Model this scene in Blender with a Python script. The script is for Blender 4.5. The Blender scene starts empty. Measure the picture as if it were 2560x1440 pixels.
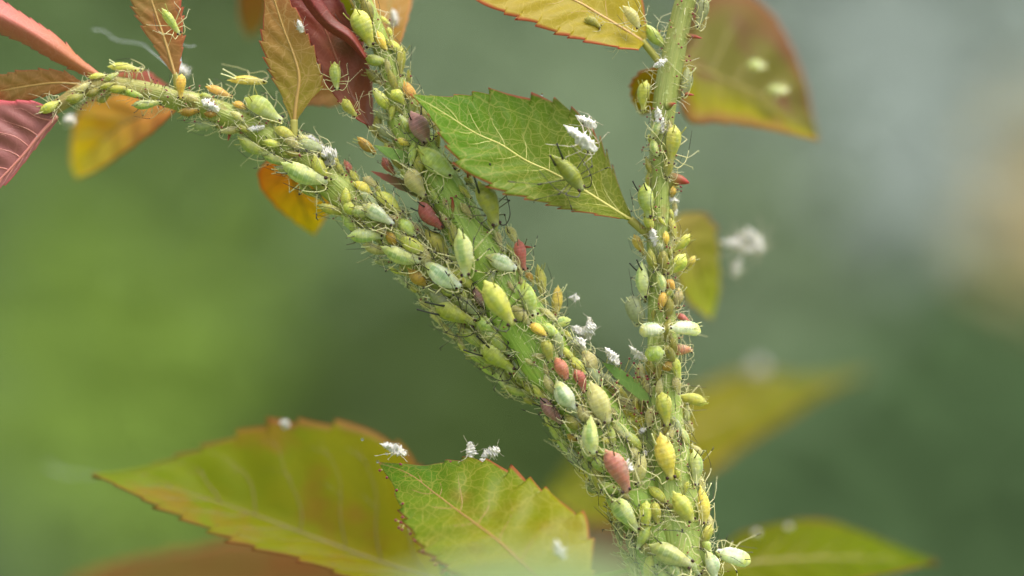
import bpy, math, random
import numpy as np
from mathutils import Vector, Matrix
R = math.radians
rng = random.Random(7)
nrs = np.random.RandomState(5)
scene = bpy.context.scene
col = scene.collection
# Units: 1 Blender unit = 1 cm (macro subject about 5 cm wide).
scene.unit_settings.system = 'METRIC'
scene.unit_settings.scale_length = 0.01

# ------------------------------------------------------------------ camera
CAMD = 20.0                                   # lens to focal plane, cm
cam_d = bpy.data.cameras.new('camera')
cam = bpy.data.objects.new('camera', cam_d); col.objects.link(cam)
cam.location = (0, -CAMD, 0); cam.rotation_euler = (R(90), 0, 0)
cam_d.sensor_width = 36; cam_d.lens = 18 * CAMD / 2.56
cam_d.clip_start = 0.5; cam_d.clip_end = 2000
cam_d.dof.use_dof = True; cam_d.dof.focus_distance = CAMD - 0.12
APER = 1.0                                    # entrance pupil, cm
cam_d.dof.aperture_fstop = cam_d.lens * 1e-3 / APER
scene.camera = cam
# ------------------------------------------------------------------ light
SUN_EL, SUN_AZ = 66, 120                      # bright overcast, from above, a little right and front
world = bpy.data.worlds.new('World'); scene.world = world; world.use_nodes = True
wn = world.node_tree.nodes; wl = world.node_tree.links
bg = wn['Background']; sky = wn.new('ShaderNodeTexSky'); sky.sky_type = 'NISHITA'; sky.sun_disc = False
sky.sun_elevation = R(SUN_EL); sky.sun_rotation = R(SUN_AZ); sky.dust_density = 4; sky.air_density = 1.0
hs = wn.new('ShaderNodeHueSaturation'); hs.inputs['Saturation'].default_value = 0.22
wl.new(sky.outputs[0], hs.inputs['Color']); wl.new(hs.outputs[0], bg.inputs['Color'])
bg.inputs['Strength'].default_value = 0.15
sl = bpy.data.lights.new('sun', 'SUN'); sun = bpy.data.objects.new('sun', sl); col.objects.link(sun)
sl.energy = 1.1; sl.angle = R(35); sl.color = (1, .95, .86)
sd = Vector((math.sin(R(SUN_AZ)) * math.cos(R(SUN_EL)), math.cos(R(SUN_AZ)) * math.cos(R(SUN_EL)), math.sin(R(SUN_EL))))
sun.rotation_euler = sd.to_track_quat('Z', 'Y').to_euler()
sun.location = sd * 60
vs = scene.view_settings
vs.view_transform = 'Standard'; vs.look = 'None'; vs.gamma = 1; vs.use_curve_mapping = False
vs.exposure = 1.35

# ------------------------------------------------------------------ helpers
def P(px, py, d=0.0):
    f = (CAMD + d) / CAMD
    return np.array([(px - 1280) / 500 * f, d, (720 - py) / 500 * f])

def lin(c, k=1.0):
    return tuple(min(1.0, k * (((v / 255 + .055) / 1.055) ** 2.4 if v > 10 else v / 255 / 12.92)) for v in c) + (1.0,)

def cr(pts, n):
    """Catmull-Rom through pts, n samples evenly along the chord length"""
    p = np.asarray(pts, float)
    if len(p) == 2:
        t = np.linspace(0, 1, n)[:, None]; return p[0] * (1 - t) + p[1] * t
    q = np.vstack([2 * p[0] - p[1], p, 2 * p[-1] - p[-2]])
    out = []
    for i in range(1, len(q) - 2):
        t = np.linspace(0, 1, 24, endpoint=False)[:, None]
        a, b, c, d = q[i - 1], q[i], q[i + 1], q[i + 2]
        out.append(.5 * (2 * b + (c - a) * t + (2 * a - 5 * b + 4 * c - d) * t * t + (-a + 3 * b - 3 * c + d) * t ** 3))
    out = np.vstack(out + [p[-1:]])
    s = np.concatenate([[0], np.cumsum(np.linalg.norm(np.diff(out[:, :3], axis=0), axis=1))])
    u = np.linspace(0, s[-1], n)
    return np.stack([np.interp(u, s, out[:, k]) for k in range(out.shape[1])], 1)

class MB:
    def __init__(s): s.v = []; s.f = []; s.m = []; s.attr = {}
    def add(s, v, f, mat=0, **attrs):
        o = len(s.v); v = [tuple(map(float, p)) for p in v]; s.v += v
        s.f += [tuple(i + o for i in q) for q in f]; s.m += [mat] * len(f)
        for k in set(s.attr) | set(attrs):
            lst = s.attr.setdefault(k, []); lst += [0.0] * (o - len(lst))
            lst += list(map(float, attrs[k])) if k in attrs else [0.0] * len(v)
    def tube(s, pts, rad, sides=6, mat=0, ell=1.0, cap=True, **kw):
        pts = np.asarray(pts, float); n = len(pts)
        rad = np.full(n, rad) if np.isscalar(rad) else np.asarray(rad, float)
        tan = np.gradient(pts, axis=0); tan /= np.linalg.norm(tan, axis=1)[:, None] + 1e-12
        ref = np.array([0, -1., 0]) if abs(tan[0][1]) < .9 else np.array([1., 0, 0])
        vs_ = []; a = np.linspace(0, 2 * math.pi, sides, endpoint=False)
        for i in range(n):
            ref = ref - tan[i] * ref.dot(tan[i]); ref /= np.linalg.norm(ref) + 1e-12
            b = np.cross(tan[i], ref)
            vs_ += [pts[i] + rad[i] * (math.cos(x) * ref * ell + math.sin(x) * b) for x in a]
        f = [(i * sides + j, i * sides + (j + 1) % sides, (i + 1) * sides + (j + 1) % sides, (i + 1) * sides + j) for i in range(n - 1) for j in range(sides)]
        if cap:
            f += [tuple(range(sides))[::-1], tuple((n - 1) * sides + j for j in range(sides))]
        s.add(vs_, f, mat, **kw)
    def ball(s, c, r, mat=0, seg=8, sx=(1, 1, 1)):
        v = [(c[0], c[1], c[2] + r * sx[2])]
        for i in range(1, seg // 2):
            th = math.pi * i / (seg // 2)
            v += [(c[0] + r * sx[0] * math.sin(th) * math.cos(2 * math.pi * j / seg), c[1] + r * sx[1] * math.sin(th) * math.sin(2 * math.pi * j / seg), c[2] + r * sx[2] * math.cos(th)) for j in range(seg)]
        v.append((c[0], c[1], c[2] - r * sx[2])); f = []
        for j in range(seg): f.append((0, 1 + j, 1 + (j + 1) % seg))
        for i in range(seg // 2 - 2):
            for j in range(seg):
                a = 1 + i * seg + j; b = 1 + i * seg + (j + 1) % seg; f.append((a, a + seg, b + seg, b))
        L = len(v) - 1; o = 1 + (seg // 2 - 2) * seg
        for j in range(seg): f.append((L, o + (j + 1) % seg, o + j))
        s.add(v, f, mat)
    def mesh(s, name, mats, smooth=True):
        me = bpy.data.meshes.new(name); me.from_pydata(s.v, [], s.f)
        for m in mats: me.materials.append(m)
        if len(mats) > 1: me.polygons.foreach_set('material_index', s.m)
        if smooth: me.polygons.foreach_set('use_smooth', [True] * len(s.f))
        for k, l in s.attr.items():
            l = l + [0.0] * (len(s.v) - len(l))
            at = me.attributes.new(k, 'FLOAT', 'POINT'); at.data.foreach_set('value', l)
        me.update(); return me

def obj(name, me, parent=None, **props):
    o = bpy.data.objects.new(name, me); col.objects.link(o)
    if parent is not None: o.parent = parent
    for k, v in props.items(): o[k] = v
    return o
def empty(name, **props):
    o = bpy.data.objects.new(name, None); col.objects.link(o); o.empty_display_size = .1
    for k, v in props.items(): o[k] = v
    return o

# ------------------------------------------------------------------ materials
def newmat(name):
    m = bpy.data.materials.new(name); m.use_nodes = True
    nt = m.node_tree; return m, nt, nt.nodes, nt.links, nt.nodes['Principled BSDF']
def mixc(nt, fac, a, b, mode='MIX'):
    n = nt.nodes.new('ShaderNodeMix'); n.data_type = 'RGBA'; n.blend_type = mode
    for sock, v in ((n.inputs[0], fac), (n.inputs[6], a), (n.inputs[7], b)):
        if hasattr(v, 'is_output'): nt.links.new(v, sock)
        else: sock.default_value = v
    return n.outputs[2]
def math_(nt, op, a, b=0.0, c=0.0, clamp=False):
    n = nt.nodes.new('ShaderNodeMath'); n.operation = op; n.use_clamp = clamp
    for sock, v in zip(n.inputs, (a, b, c)):
        if hasattr(v, 'is_output'): nt.links.new(v, sock)
        else: sock.default_value = v
    return n.outputs[0]
def ramp(nt, val, lo, hi, a=0.0, b=1.0):
    n = nt.nodes.new('ShaderNodeMapRange'); n.interpolation_type = 'SMOOTHSTEP'
    nt.links.new(val, n.inputs[0]); n.inputs[1].default_value = lo; n.inputs[2].default_value = hi
    n.inputs[3].default_value = a; n.inputs[4].default_value = b
    return n.outputs[0]
def attr(nt, name, out='Fac'):
    n = nt.nodes.new('ShaderNodeAttribute'); n.attribute_name = name; return n.outputs[out]
def noise(nt, scale, vec=None, detail=3, rough=.55):
    n = nt.nodes.new('ShaderNodeTexNoise'); n.inputs['Scale'].default_value = scale; n.inputs['Detail'].default_value = detail
    n.inputs['Roughness'].default_value = rough
    if vec is None:
        tc = nt.nodes.new('ShaderNodeTexCoord'); vec = tc.outputs['Object']
    nt.links.new(vec, n.inputs['Vector']); return n.outputs[0]
def bump(nt, h, strength, dist, b):
    n = nt.nodes.new('ShaderNodeBump'); n.inputs['Strength'].default_value = strength; n.inputs['Distance'].default_value = dist
    nt.links.new(h, n.inputs['Height']); nt.links.new(n.outputs[0], b.inputs['Normal'])

LEAFK = 0.78
def leaf_mat(name, ca, cb, edge, vein, trans=.5, net=0.0, grey=None, edgew=.86, blush=None, rough=.42, k=1.0, spec=.28, spots=0.0):
    LK = LEAFK * k
    """ca at the base, cb at the tip, edge = margin colour, net = strength of the fine vein net"""
    m, nt, N, L, b = newmat(name)
    lt, ls = attr(nt, 'lt'), attr(nt, 'ls'); sa = math_(nt, 'ABSOLUTE', ls)
    cx = nt.nodes.new('ShaderNodeCombineXYZ'); L.new(attr(nt, 'lx'), cx.inputs[0]); L.new(attr(nt, 'ly'), cx.inputs[1])
    vec = cx.outputs[0]
    nz = noise(nt, 5, vec); nz2 = noise(nt, 28, vec, 4)
    f = math_(nt, 'ADD', ramp(nt, lt, .05, .95), math_(nt, 'MULTIPLY_ADD', nz, .7, -.35), clamp=True)
    c = mixc(nt, f, lin(ca, LK), lin(cb, LK))
    if grey:  # one half tinted, painting in light that shines through the blade
        g = ramp(nt, math_(nt, 'ADD', ls, math_(nt, 'MULTIPLY_ADD', nz, .5, -.25)), -.05, .9)
        c = mixc(nt, g, c, lin(grey, LK))
    if blush:
        g = ramp(nt, noise(nt, 3.2, vec, 2), .5, .72, 0, .8); c = mixc(nt, g, c, lin(blush, LK))
    c = mixc(nt, math_(nt, 'MULTIPLY', nz2, .35), c, mixc(nt, 1.0, c, (.55, .6, .5, 1), 'MULTIPLY'))
    if spots: c = mixc(nt, ramp(nt, noise(nt, 2.6, vec, 2, .4), .66, .74, 0, spots), c, lin((84, 70, 14), LK))  # dark spots painted in for shadows and silhouettes of aphids on the blade
    h = None
    if net > 0:
        wv = nt.nodes.new('ShaderNodeVectorMath'); wv.operation = 'MULTIPLY_ADD'
        nn = nt.nodes.new('ShaderNodeTexNoise'); nn.inputs['Scale'].default_value = 14; L.new(vec, nn.inputs['Vector'])
        L.new(nn.outputs[1], wv.inputs[0]); wv.inputs[1].default_value = (.05, .05, 0); L.new(vec, wv.inputs[2])
        tot = None
        for sc, w, k in ((6.5, .022, .9), (17, .042, .8), (38, .07, .4)):
            vo = nt.nodes.new('ShaderNodeTexVoronoi'); vo.feature = 'DISTANCE_TO_EDGE'; vo.voronoi_dimensions = '2D'
            vo.inputs['Scale'].default_value = sc; L.new(wv.outputs[0], vo.inputs['Vector'])
            v = ramp(nt, vo.outputs['Distance'], w * .35, w * 1.3, k, 0)
            tot = v if tot is None else math_(nt, 'MAXIMUM', tot, v)
        h = tot
        c = mixc(nt, math_(nt, 'MULTIPLY', tot, net), c, lin(vein, LK))
    eg = ramp(nt, math_(nt, 'ADD', sa, math_(nt, 'MULTIPLY_ADD', nz, .16, -.08)), edgew, 1.0)
    tp = ramp(nt, lt, .975, 1.0); eg = math_(nt, 'MAXIMUM', eg, tp)
    tk = ramp(nt, attr(nt, 'tooth'), .55, .95)
    eg = math_(nt, 'MAXIMUM', math_(nt, 'MULTIPLY', eg, .75), tk)
    c = mixc(nt, eg, c, lin(edge, 1.15))
    L.new(c, b.inputs['Base Color']); b.inputs['Roughness'].default_value = rough; b.inputs['Specular IOR Level'].default_value = spec
    hh = math_(nt, 'MULTIPLY', nz2, .5)
    if h is not None: hh = math_(nt, 'SUBTRACT', hh, math_(nt, 'MULTIPLY', h, .8))
    bump(nt, hh, .22, .008, b)
    tr = N.new('ShaderNodeBsdfTranslucent'); L.new(mixc(nt, 1.0, c, (1.0, 1.0, .55, 1), 'MULTIPLY'), tr.inputs['Color'])
    mx = N.new('ShaderNodeMixShader'); mx.inputs[0].default_value = trans
    L.new(b.outputs[0], mx.inputs[1]); L.new(tr.outputs[0], mx.inputs[2])
    L.new(mx.outputs[0], N['Material Output'].inputs['Surface'])
    return m

def plain(name, c, rough=.5, sss=0.0, rad=.04, var=.25, scale=30, trans=0.0, k=1.0, spec=.5):
    m, nt, N, L, b = newmat(name)
    n = noise(nt, scale); cc = mixc(nt, math_(nt, 'MULTIPLY', n, var * 2), lin(c, k), lin(tuple(v * .6 for v in c), k))
    L.new(cc, b.inputs['Base Color']); b.inputs['Roughness'].default_value = rough; b.inputs['Specular IOR Level'].default_value = spec
    if sss: b.inputs['Subsurface Weight'].default_value = sss; b.inputs['Subsurface Radius'].default_value = (1, .9, .4); b.inputs['Subsurface Scale'].default_value = rad
    if trans:
        t = N.new('ShaderNodeBsdfTransparent'); mx = N.new('ShaderNodeMixShader'); mx.inputs[0].default_value = trans
        L.new(b.outputs[0], mx.inputs[1]); L.new(t.outputs[0], mx.inputs[2]); L.new(mx.outputs[0], N['Material Output'].inputs['Surface'])
    return m

def stem_mat(name, c0, c1, red, t0, t1):
    """young rose stem: c0 at the tip end blending to c1, reddish flecks and fine lengthwise ribs"""
    m, nt, N, L, b = newmat(name)
    lt, an = attr(nt, 'lt'), attr(nt, 'an')
    c = mixc(nt, ramp(nt, lt, t0, t1), lin(c0), lin(c1))
    cx = nt.nodes.new('ShaderNodeCombineXYZ'); L.new(attr(nt, 'ca'), cx.inputs[0]); L.new(attr(nt, 'sa'), cx.inputs[1]); L.new(math_(nt, 'MULTIPLY', attr(nt, 'ly'), .5), cx.inputs[2])
    rib = noise(nt, 9, cx.outputs[0], 3)
    c = mixc(nt, ramp(nt, rib, .38, .66, 0, .7), c, mixc(nt, 1.0, c, (.6, .74, .45, 1), 'MULTIPLY'))
    c = mixc(nt, ramp(nt, noise(nt, 11), .58, .75, 0, red), c, lin((150, 70, 60)))
    c = mixc(nt, ramp(nt, noise(nt, 60, None, 2), .6, .75, 0, .5), c, lin((205, 210, 150)))
    L.new(c, b.inputs['Base Color']); b.inputs['Roughness'].default_value = .45
    b.inputs['Subsurface Weight'].default_value = .25; b.inputs['Subsurface Radius'].default_value = (1, 1, .5); b.inputs['Subsurface Scale'].default_value = .04
    bump(nt, rib, .6, .015, b)
    return m

def aphid_mat(name, base, rear, stripe, sa, band, sss=.8, trans=0.0, wax=.25):
    m, nt, N, L, b = newmat('aphid_' + name)
    bt, bv = attr(nt, 'bt'), attr(nt, 'bv')            # 0 tail..1 head ; 0 back..1 belly
    oi = nt.nodes.new('ShaderNodeObjectInfo')
    tc = nt.nodes.new('ShaderNodeTexCoord')
    nz = noise(nt, 7, tc.outputs['Object'], 3)
    c = mixc(nt, ramp(nt, bt, .12, .42), lin(rear), lin(base))
    c = mixc(nt, ramp(nt, nz, .36, .68, 0, .6), c, lin(tuple(v * .70 for v in base)))
    # back stripe and segment bands
    edge = math_(nt, 'MULTIPLY_ADD', nz, .10, .03)
    mid = math_(nt, 'LESS_THAN', bv, edge)
    mid = ramp(nt, math_(nt, 'SUBTRACT', bv, math_(nt, 'MULTIPLY', nz, .12)), .0, .10, 1, 0)
    win = math_(nt, 'MULTIPLY', ramp(nt, bt, .14, .26), ramp(nt, bt, .62, .8, 1, 0))
    seg = math_(nt, 'SINE', math_(nt, 'MULTIPLY', bt, 62.0))
    patch = math_(nt, 'MULTIPLY', ramp(nt, bv, .22, .30), ramp(nt, bv, .42, .5, 1, 0))
    patch = math_(nt, 'MULTIPLY', math_(nt, 'MULTIPLY', patch, ramp(nt, seg, -.1, .7, 0, .6)), ramp(nt, noise(nt, 11, tc.outputs['Object'], 2), .42, .62))
    sf = math_(nt, 'MULTIPLY', math_(nt, 'MULTIPLY', math_(nt, 'MAXIMUM', mid, patch), win), sa)
    c = mixc(nt, sf, c, lin(stripe))
    bf = math_(nt, 'MULTIPLY', ramp(nt, seg, .74, 1.0, 0, band * .55), ramp(nt, bt, .12, .25))
    c = mixc(nt, bf, c, lin(tuple(min(255, v * .8 + 62) for v in base)))
    rim = ramp(nt, bv, .28, .55, 0, .35); c = mixc(nt, rim, c, lin(tuple(min(255, v * .75 + 60) for v in base)))  # flanks painted paler, imitating light through the thin body edges
    # waxy bloom, patchy
    wx = math_(nt, 'MULTIPLY', ramp(nt, noise(nt, 3.2, tc.outputs['Object'], 2), .42, .72, 0, wax), ramp(nt, bv, .15, .7, 1, .2))
    c = mixc(nt, wx, c, lin((226, 236, 212)))
    hsv = nt.nodes.new('ShaderNodeHueSaturation'); L.new(c, hsv.inputs['Color'])
    L.new(math_(nt, 'MULTIPLY_ADD', oi.outputs['Random'], .026, .478), hsv.inputs['Hue'])
    L.new(math_(nt, 'MULTIPLY_ADD', oi.outputs['Random'], .3, .70), hsv.inputs['Value'])
    L.new(hsv.outputs[0], b.inputs['Base Color'])
    b.inputs['Roughness'].default_value = .48; b.inputs['Specular IOR Level'].default_value = .32
    b.inputs['Subsurface Weight'].default_value = sss; b.inputs['Subsurface Radius'].default_value = (1, .95, .4); b.inputs['Subsurface Scale'].default_value = .07
    bump(nt, math_(nt, 'ADD', noise(nt, 22, tc.outputs['Object'], 4), math_(nt, 'MULTIPLY', math_(nt, 'SINE', math_(nt, 'MULTIPLY', bt, 124.0)), .07)), .5, .005, b)
    if trans:
        t = N.new('ShaderNodeBsdfTransparent'); mx = N.new('ShaderNodeMixShader'); mx.inputs[0].default_value = trans
        L.new(b.outputs[0], mx.inputs[1]); L.new(t.outputs[0], mx.inputs[2]); L.new(mx.outputs[0], N['Material Output'].inputs['Surface'])
    return m

AM = {  # base, rear, stripe, stripe amount, band amount, translucency, wax ; cornicle tone
 'green':  (aphid_mat('green', (170, 184, 92), (168, 184, 78), (104, 138, 58), .4, .35, wax=.35), 'tan'),
 'greenb': (aphid_mat('green_black', (160, 168, 66), (168, 178, 72), (116, 128, 46), .3, .25, wax=.2), 'black'),
 'pale':   (aphid_mat('pale', (194, 200, 130), (184, 198, 104), (112, 146, 72), .7, .4, wax=.35), 'dark'),
 'white':  (aphid_mat('white', (204, 212, 178), (204, 208, 112), (108, 146, 92), .7, .35, wax=.6), 'dark'),
 'ygreen': (aphid_mat('yellow_green', (190, 190, 82), (194, 198, 94), (132, 152, 56), .5, .3, wax=.2), 'tan'),
 'yellow': (aphid_mat('yellow', (216, 202, 86), (220, 200, 84), (184, 172, 60), .4, .4, wax=.2), 'pale'),
 'orange': (aphid_mat('orange', (222, 190, 84), (224, 188, 78), (204, 160, 60), .3, .35, wax=.1), 'pale'),
 'red':    (aphid_mat('red', (180, 110, 88), (190, 120, 88), (144, 82, 66), .35, .5, wax=.12), 'dark'),
 'salmon': (aphid_mat('salmon', (194, 136, 110), (206, 148, 114), (172, 98, 78), .25, .6, wax=.18), 'dark'),
 'mauve':  (aphid_mat('mauve', (164, 122, 112), (168, 128, 114), (112, 72, 68), .3, .7, wax=.18), 'black'),
 'olive':  (aphid_mat('olive', (156, 152, 66), (164, 162, 72), (120, 126, 46), .4, .3, trans=.1, wax=.15), 'tan'),
 'straw':  (aphid_mat('straw', (202, 194, 130), (202, 194, 126), (164, 160, 92), .5, .5, trans=.2, wax=.2), 'pale'),
 'ghost':  (aphid_mat('ghost', (176, 186, 138), (178, 188, 138), (134, 152, 96), .4, .3, trans=.35, wax=.2), 'pale'),
 'ochre':  (aphid_mat('ochre', (172, 142, 52), (176, 146, 52), (140, 112, 40), .3, .25, trans=.05, wax=.08), 'tan'),
 'leaf':   (aphid_mat('leaf', (122, 126, 34), (124, 130, 40), (96, 108, 28), .5, .25, wax=.15), 'black'),
}
M_leg = plain('leg_pale', (214, 206, 150), .4, .3, .02, .15, k=1.0, trans=.1)
M_legk = plain('leg_dark', (46, 42, 30), .35, 0, .02, .2)
M_black = plain('cornicle_black', (26, 26, 22), .3, 0, .02, .2)
M_dark = plain('cornicle_dark', (92, 92, 56), .35, 0, .02, .3)
M_tan = plain('cornicle_tan', (150, 150, 70), .4, .2, .02, .2)
M_cpale = plain('cornicle_pale', (214, 214, 160), .4, .3, .02, .15)
M_eye = plain('eye', (52, 18, 14), .2, 0, .02, .1)
M_skin = plain('cast_skin', (238, 234, 224), .6, .3, .02, .4, scale=14, trans=.12)
M_skinleg = plain('cast_skin_leg', (224, 212, 184), .5, .2, .02, .3, trans=.2)
M_gland = plain('gland_red', (130, 40, 50), .3, .2, .01, .2)
M_stalk = plain('gland_stalk', (186, 178, 110), .5, .2, .01, .2)
M_hair = plain('plant_hair', (212, 206, 168), .45, .2, .01, .1)
M_silk = plain('silk', (225, 232, 235), .3, 0, .02, .1, trans=.55)
M_drop, nt_, N_, L_, b_ = newmat('honeydew'); b_.inputs['Transmission Weight'].default_value = 1; b_.inputs['Roughness'].default_value = .02; b_.inputs['IOR'].default_value = 1.36
CM = {'black': M_black, 'dark': M_dark, 'tan': M_tan, 'pale': M_cpale}

# ------------------------------------------------------------------ rose shoot: stems
# (px, py, depth cm, radius px) along each axis
ST = {
 'arch': [(-40, 330, .05, 12), (60, 305, .03, 14), (140, 268, 0, 17), (210, 225, 0, 19), (270, 212, 0, 21), (340, 222, 0, 23), (430, 245, 0, 26), (520, 268, 0, 28), (610, 306, 0, 31), (700, 360, 0, 35),
          (780, 415, 0, 38), (870, 490, 0, 42), (960, 565, 0, 46), (1050, 645, .02, 50), (1150, 748, .04, 54), (1250, 850, .06, 56), (1340, 945, .08, 54)],
 'mid': [(868, -70, .05, 20), (905, 0, .04, 22), (945, 95, .02, 24), (985, 200, 0, 28), (1014, 310, 0, 46), (1066, 410, -.01, 54), (1126, 505, -.02, 55), (1185, 605, -.03, 54), (1235, 690, -.03, 58), (1300, 800, -.02, 66),
         (1380, 915, 0, 74), (1460, 1020, 0, 74), (1540, 1140, 0, 70), (1610, 1270, 0, 70), (1668, 1390, .0, 76), (1720, 1520, 0, 90), (1770, 1700, 0, 104), (1850, 2100, .2, 125), (1950, 3200, .6, 160), (2000, 5200, 1.2, 190), (2030, 8300, 2.5, 220)],
 'right': [(1735, -60, .02, 26), (1708, 20, .02, 27), (1688, 110, .01, 28), (1668, 210, 0, 30), (1655, 320, 0, 28), (1650, 430, 0, 28), (1648, 560, 0, 29), (1652, 700, 0, 32), (1655, 820, 0, 35), (1658, 940, 0, 39),
           (1664, 1060, 0, 46), (1678, 1190, -.01, 56), (1694, 1300, -.02, 66), (1712, 1400, -.02, 72), (1728, 1500, 0, 80)],
}
SM = {'arch': stem_mat('stem_arch', (158, 126, 82), (158, 166, 78), .45, .0, .45),
      'mid': stem_mat('stem_mid', (150, 162, 74), (148, 174, 72), .2, .0, .12),
      'right': stem_mat('stem_right', (152, 154, 86), (160, 174, 88), .35, .0, .7)}
STC = {}
shoot = empty('rose_shoot', label='young rose shoot with three joined green stems and serrated red-edged leaves', category='rose plant')
shoot.location = P(2030, 8300, 2.5)
SHI = Vector(shoot.location)
def part(name, me, parent=None, **kw):
    """part of the rose shoot: meshes are written in world space"""
    o = obj(name, me, parent or shoot, **kw)
    if parent is None: o.location = -SHI
    return o
STEM = {}
for k, pts in ST.items():
    W = np.array([list(P(x, y, d)) + [r / 500] for x, y, d, r in pts])
    n = 260 if k == 'mid' else 170
    C = cr(W, n); STC[k] = C
    mb = MB(); S = 36
    tan = np.gradient(C[:, :3], axis=0); tan /= np.linalg.norm(tan, axis=1)[:, None]
    a = np.linspace(0, 2 * math.pi, S, endpoint=False); V = []; at = dict(lt=[], an=[], ly=[], ca=[], sa=[])
    run = np.concatenate([[0], np.cumsum(np.linalg.norm(np.diff(C[:, :3], axis=0), axis=1))])
    for i in range(n):
        ref = np.array([0, -1., 0]); ref -= tan[i] * ref.dot(tan[i]); ref /= np.linalg.norm(ref); b = np.cross(tan[i], ref)
        for x in a:
            rr = C[i, 3] * (1 + .035 * math.sin(3 * x + run[i] * 2.2) + .03 * math.sin(5 * x + run[i] * 4 + 1) + .02 * math.sin(run[i] * 9 + 2 * x))
            V.append(C[i, :3] + rr * (math.cos(x) * ref + math.sin(x) * b))
            at['lt'].append(i / n); at['an'].append(x); at['ly'].append(run[i]); at['ca'].append(math.cos(x)); at['sa'].append(math.sin(x))
    F = [(i * S + j, i * S + (j + 1) % S, (i + 1) * S + (j + 1) % S, (i + 1) * S + j) for i in range(n - 1) for j in range(S)]
    F += [tuple(range(S))[::-1], tuple((n - 1) * S + j for j in range(S))]
    mb.add(V, F, 0, **at)
    STEM[k] = part({'arch': 'branch', 'mid': 'stem', 'right': 'branch'}[k], mb.mesh('stem_' + k, [SM[k]]),
                   label={'arch': 'arching branch carrying the red and orange young leaves', 'mid': 'thick green main stem packed with aphids', 'right': 'slender upright green branch'}[k])

def stem_near(x, z, only=None):
    best = None
    for k, C in STC.items():
        if only and k != only: continue
        d = np.hypot(C[:, 0] - x, C[:, 2] - z) - C[:, 3] * .6; i = int(np.argmin(d))
        if best is None or d[i] < best[0]: best = (d[i], k, i)
    return best[1], best[2]

# thorns ---------------------------------------------------------------
M_thorn = leaf_mat('thorn_mat', (150, 160, 80), (196, 76, 70), (200, 80, 74), (0, 0, 0), .25)
def thorn(b, t, r, curve=.0, d=-.02, mat=None):
    mb = MB(); p0, p1 = P(b[0], b[1], d + .03), P(t[0], t[1], d)
    c = (p0 + p1) / 2 + np.array([0, 0, curve])
    pts = cr([p0, c, p1], 9); u = np.linspace(0, 1, 9)
    rad = r / 500 * ((1 - u) ** .8 + .04 + .7 * np.clip(.25 - u, 0, 1) * 2)
    mb.tube(pts, rad, 10, 0, lt=np.repeat(u, 10), ls=np.zeros(90))
    part('thorn', mb.mesh('thorn', [mat or M_thorn]))
for a in [((1664, 455), (1724, 458), 25, .015), ((822, 462), (817, 500), 13, .02), ((1133, 545), (1131, 492), 9, 0, -.14), ((1700, 95), (1756, 96), 11, .01), ((1690, 243), (1736, 238), 10, .01),
          ((588, 305), (570, 352), 11, .02), ((1172, 460), (1168, 430), 6, 0, -.05), ((1268, 640), (1332, 618), 10, .02), ((1668, 265), (1690, 258), 9, 0, -.08), ((1645, 335), (1618, 366), 5, 0)]:
    thorn(*a)

# glandular hairs: a red ball on a stalk, too many and too small to pick apart
def glands(k, i0, i1, n, lens=(.015, .05), front=True):
    mb = MB(); C = STC[k]
    for _ in range(n):
        i = rng.randint(int(i0 * len(C)), int(i1 * len(C)) - 1); a = rng.uniform(-1.7, 1.7) if front else rng.uniform(0, 6.28)
        t = C[min(i + 1, len(C) - 1), :3] - C[max(i - 1, 0), :3]; t /= np.linalg.norm(t)
        ref = np.array([0, -1., 0]); ref -= t * ref.dot(t); ref /= np.linalg.norm(ref); b = np.cross(t, ref)
        nrm = math.cos(a) * ref + math.sin(a) * b
        p = C[i, :3] + nrm * C[i, 3] * .97; l = rng.uniform(*lens) + C[i, 3] * .03
        q = p + nrm * l + t * rng.uniform(-.3, .3) * l
        mb.tube([p, (p + q) / 2 + t * .1 * l, q], [.0022, .0018, .0016], 4, 0); mb.ball(q, rng.uniform(.0038, .0062), 1, 6)
    part('gland_hairs', mb.mesh('glands_' + k, [M_stalk, M_gland]), STEM[k], kind='stuff')
def hairs(k, i0, i1, n, l0=.03, l1=.09):
    mb = MB(); C = STC[k]
    for _ in range(n):
        i = rng.randint(int(i0 * len(C)), int(i1 * len(C)) - 1); a = rng.uniform(-2.2, 2.2)
        t = C[min(i + 1, len(C) - 1), :3] - C[max(i - 1, 0), :3]; t /= np.linalg.norm(t)
        ref = np.array([0, -1., 0]); ref -= t * ref.dot(t); ref /= np.linalg.norm(ref); b = np.cross(t, ref)
        nrm = math.cos(a) * ref + math.sin(a) * b; p = C[i, :3] + nrm * C[i, 3] * .97; l = rng.uniform(l0, l1)
        q = p + nrm * l + t * rng.uniform(-.9, .9) * l
        mb.tube([p, (p + q) / 2 + t * rng.uniform(-.2, .2) * l, q], [.0018, .0014, .0006], 4, 0)
    part('fine_hairs', mb.mesh('hairs_' + k, [M_hair]), STEM[k], kind='stuff')
glands('arch', .15, 1, 150); glands('mid', .0, .36, 190); glands('right', .0, 1, 150, (.02, .055))
hairs('arch', .1, 1, 150); hairs('mid', 0, .36, 110); hairs('right', 0, 1, 120)

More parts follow.
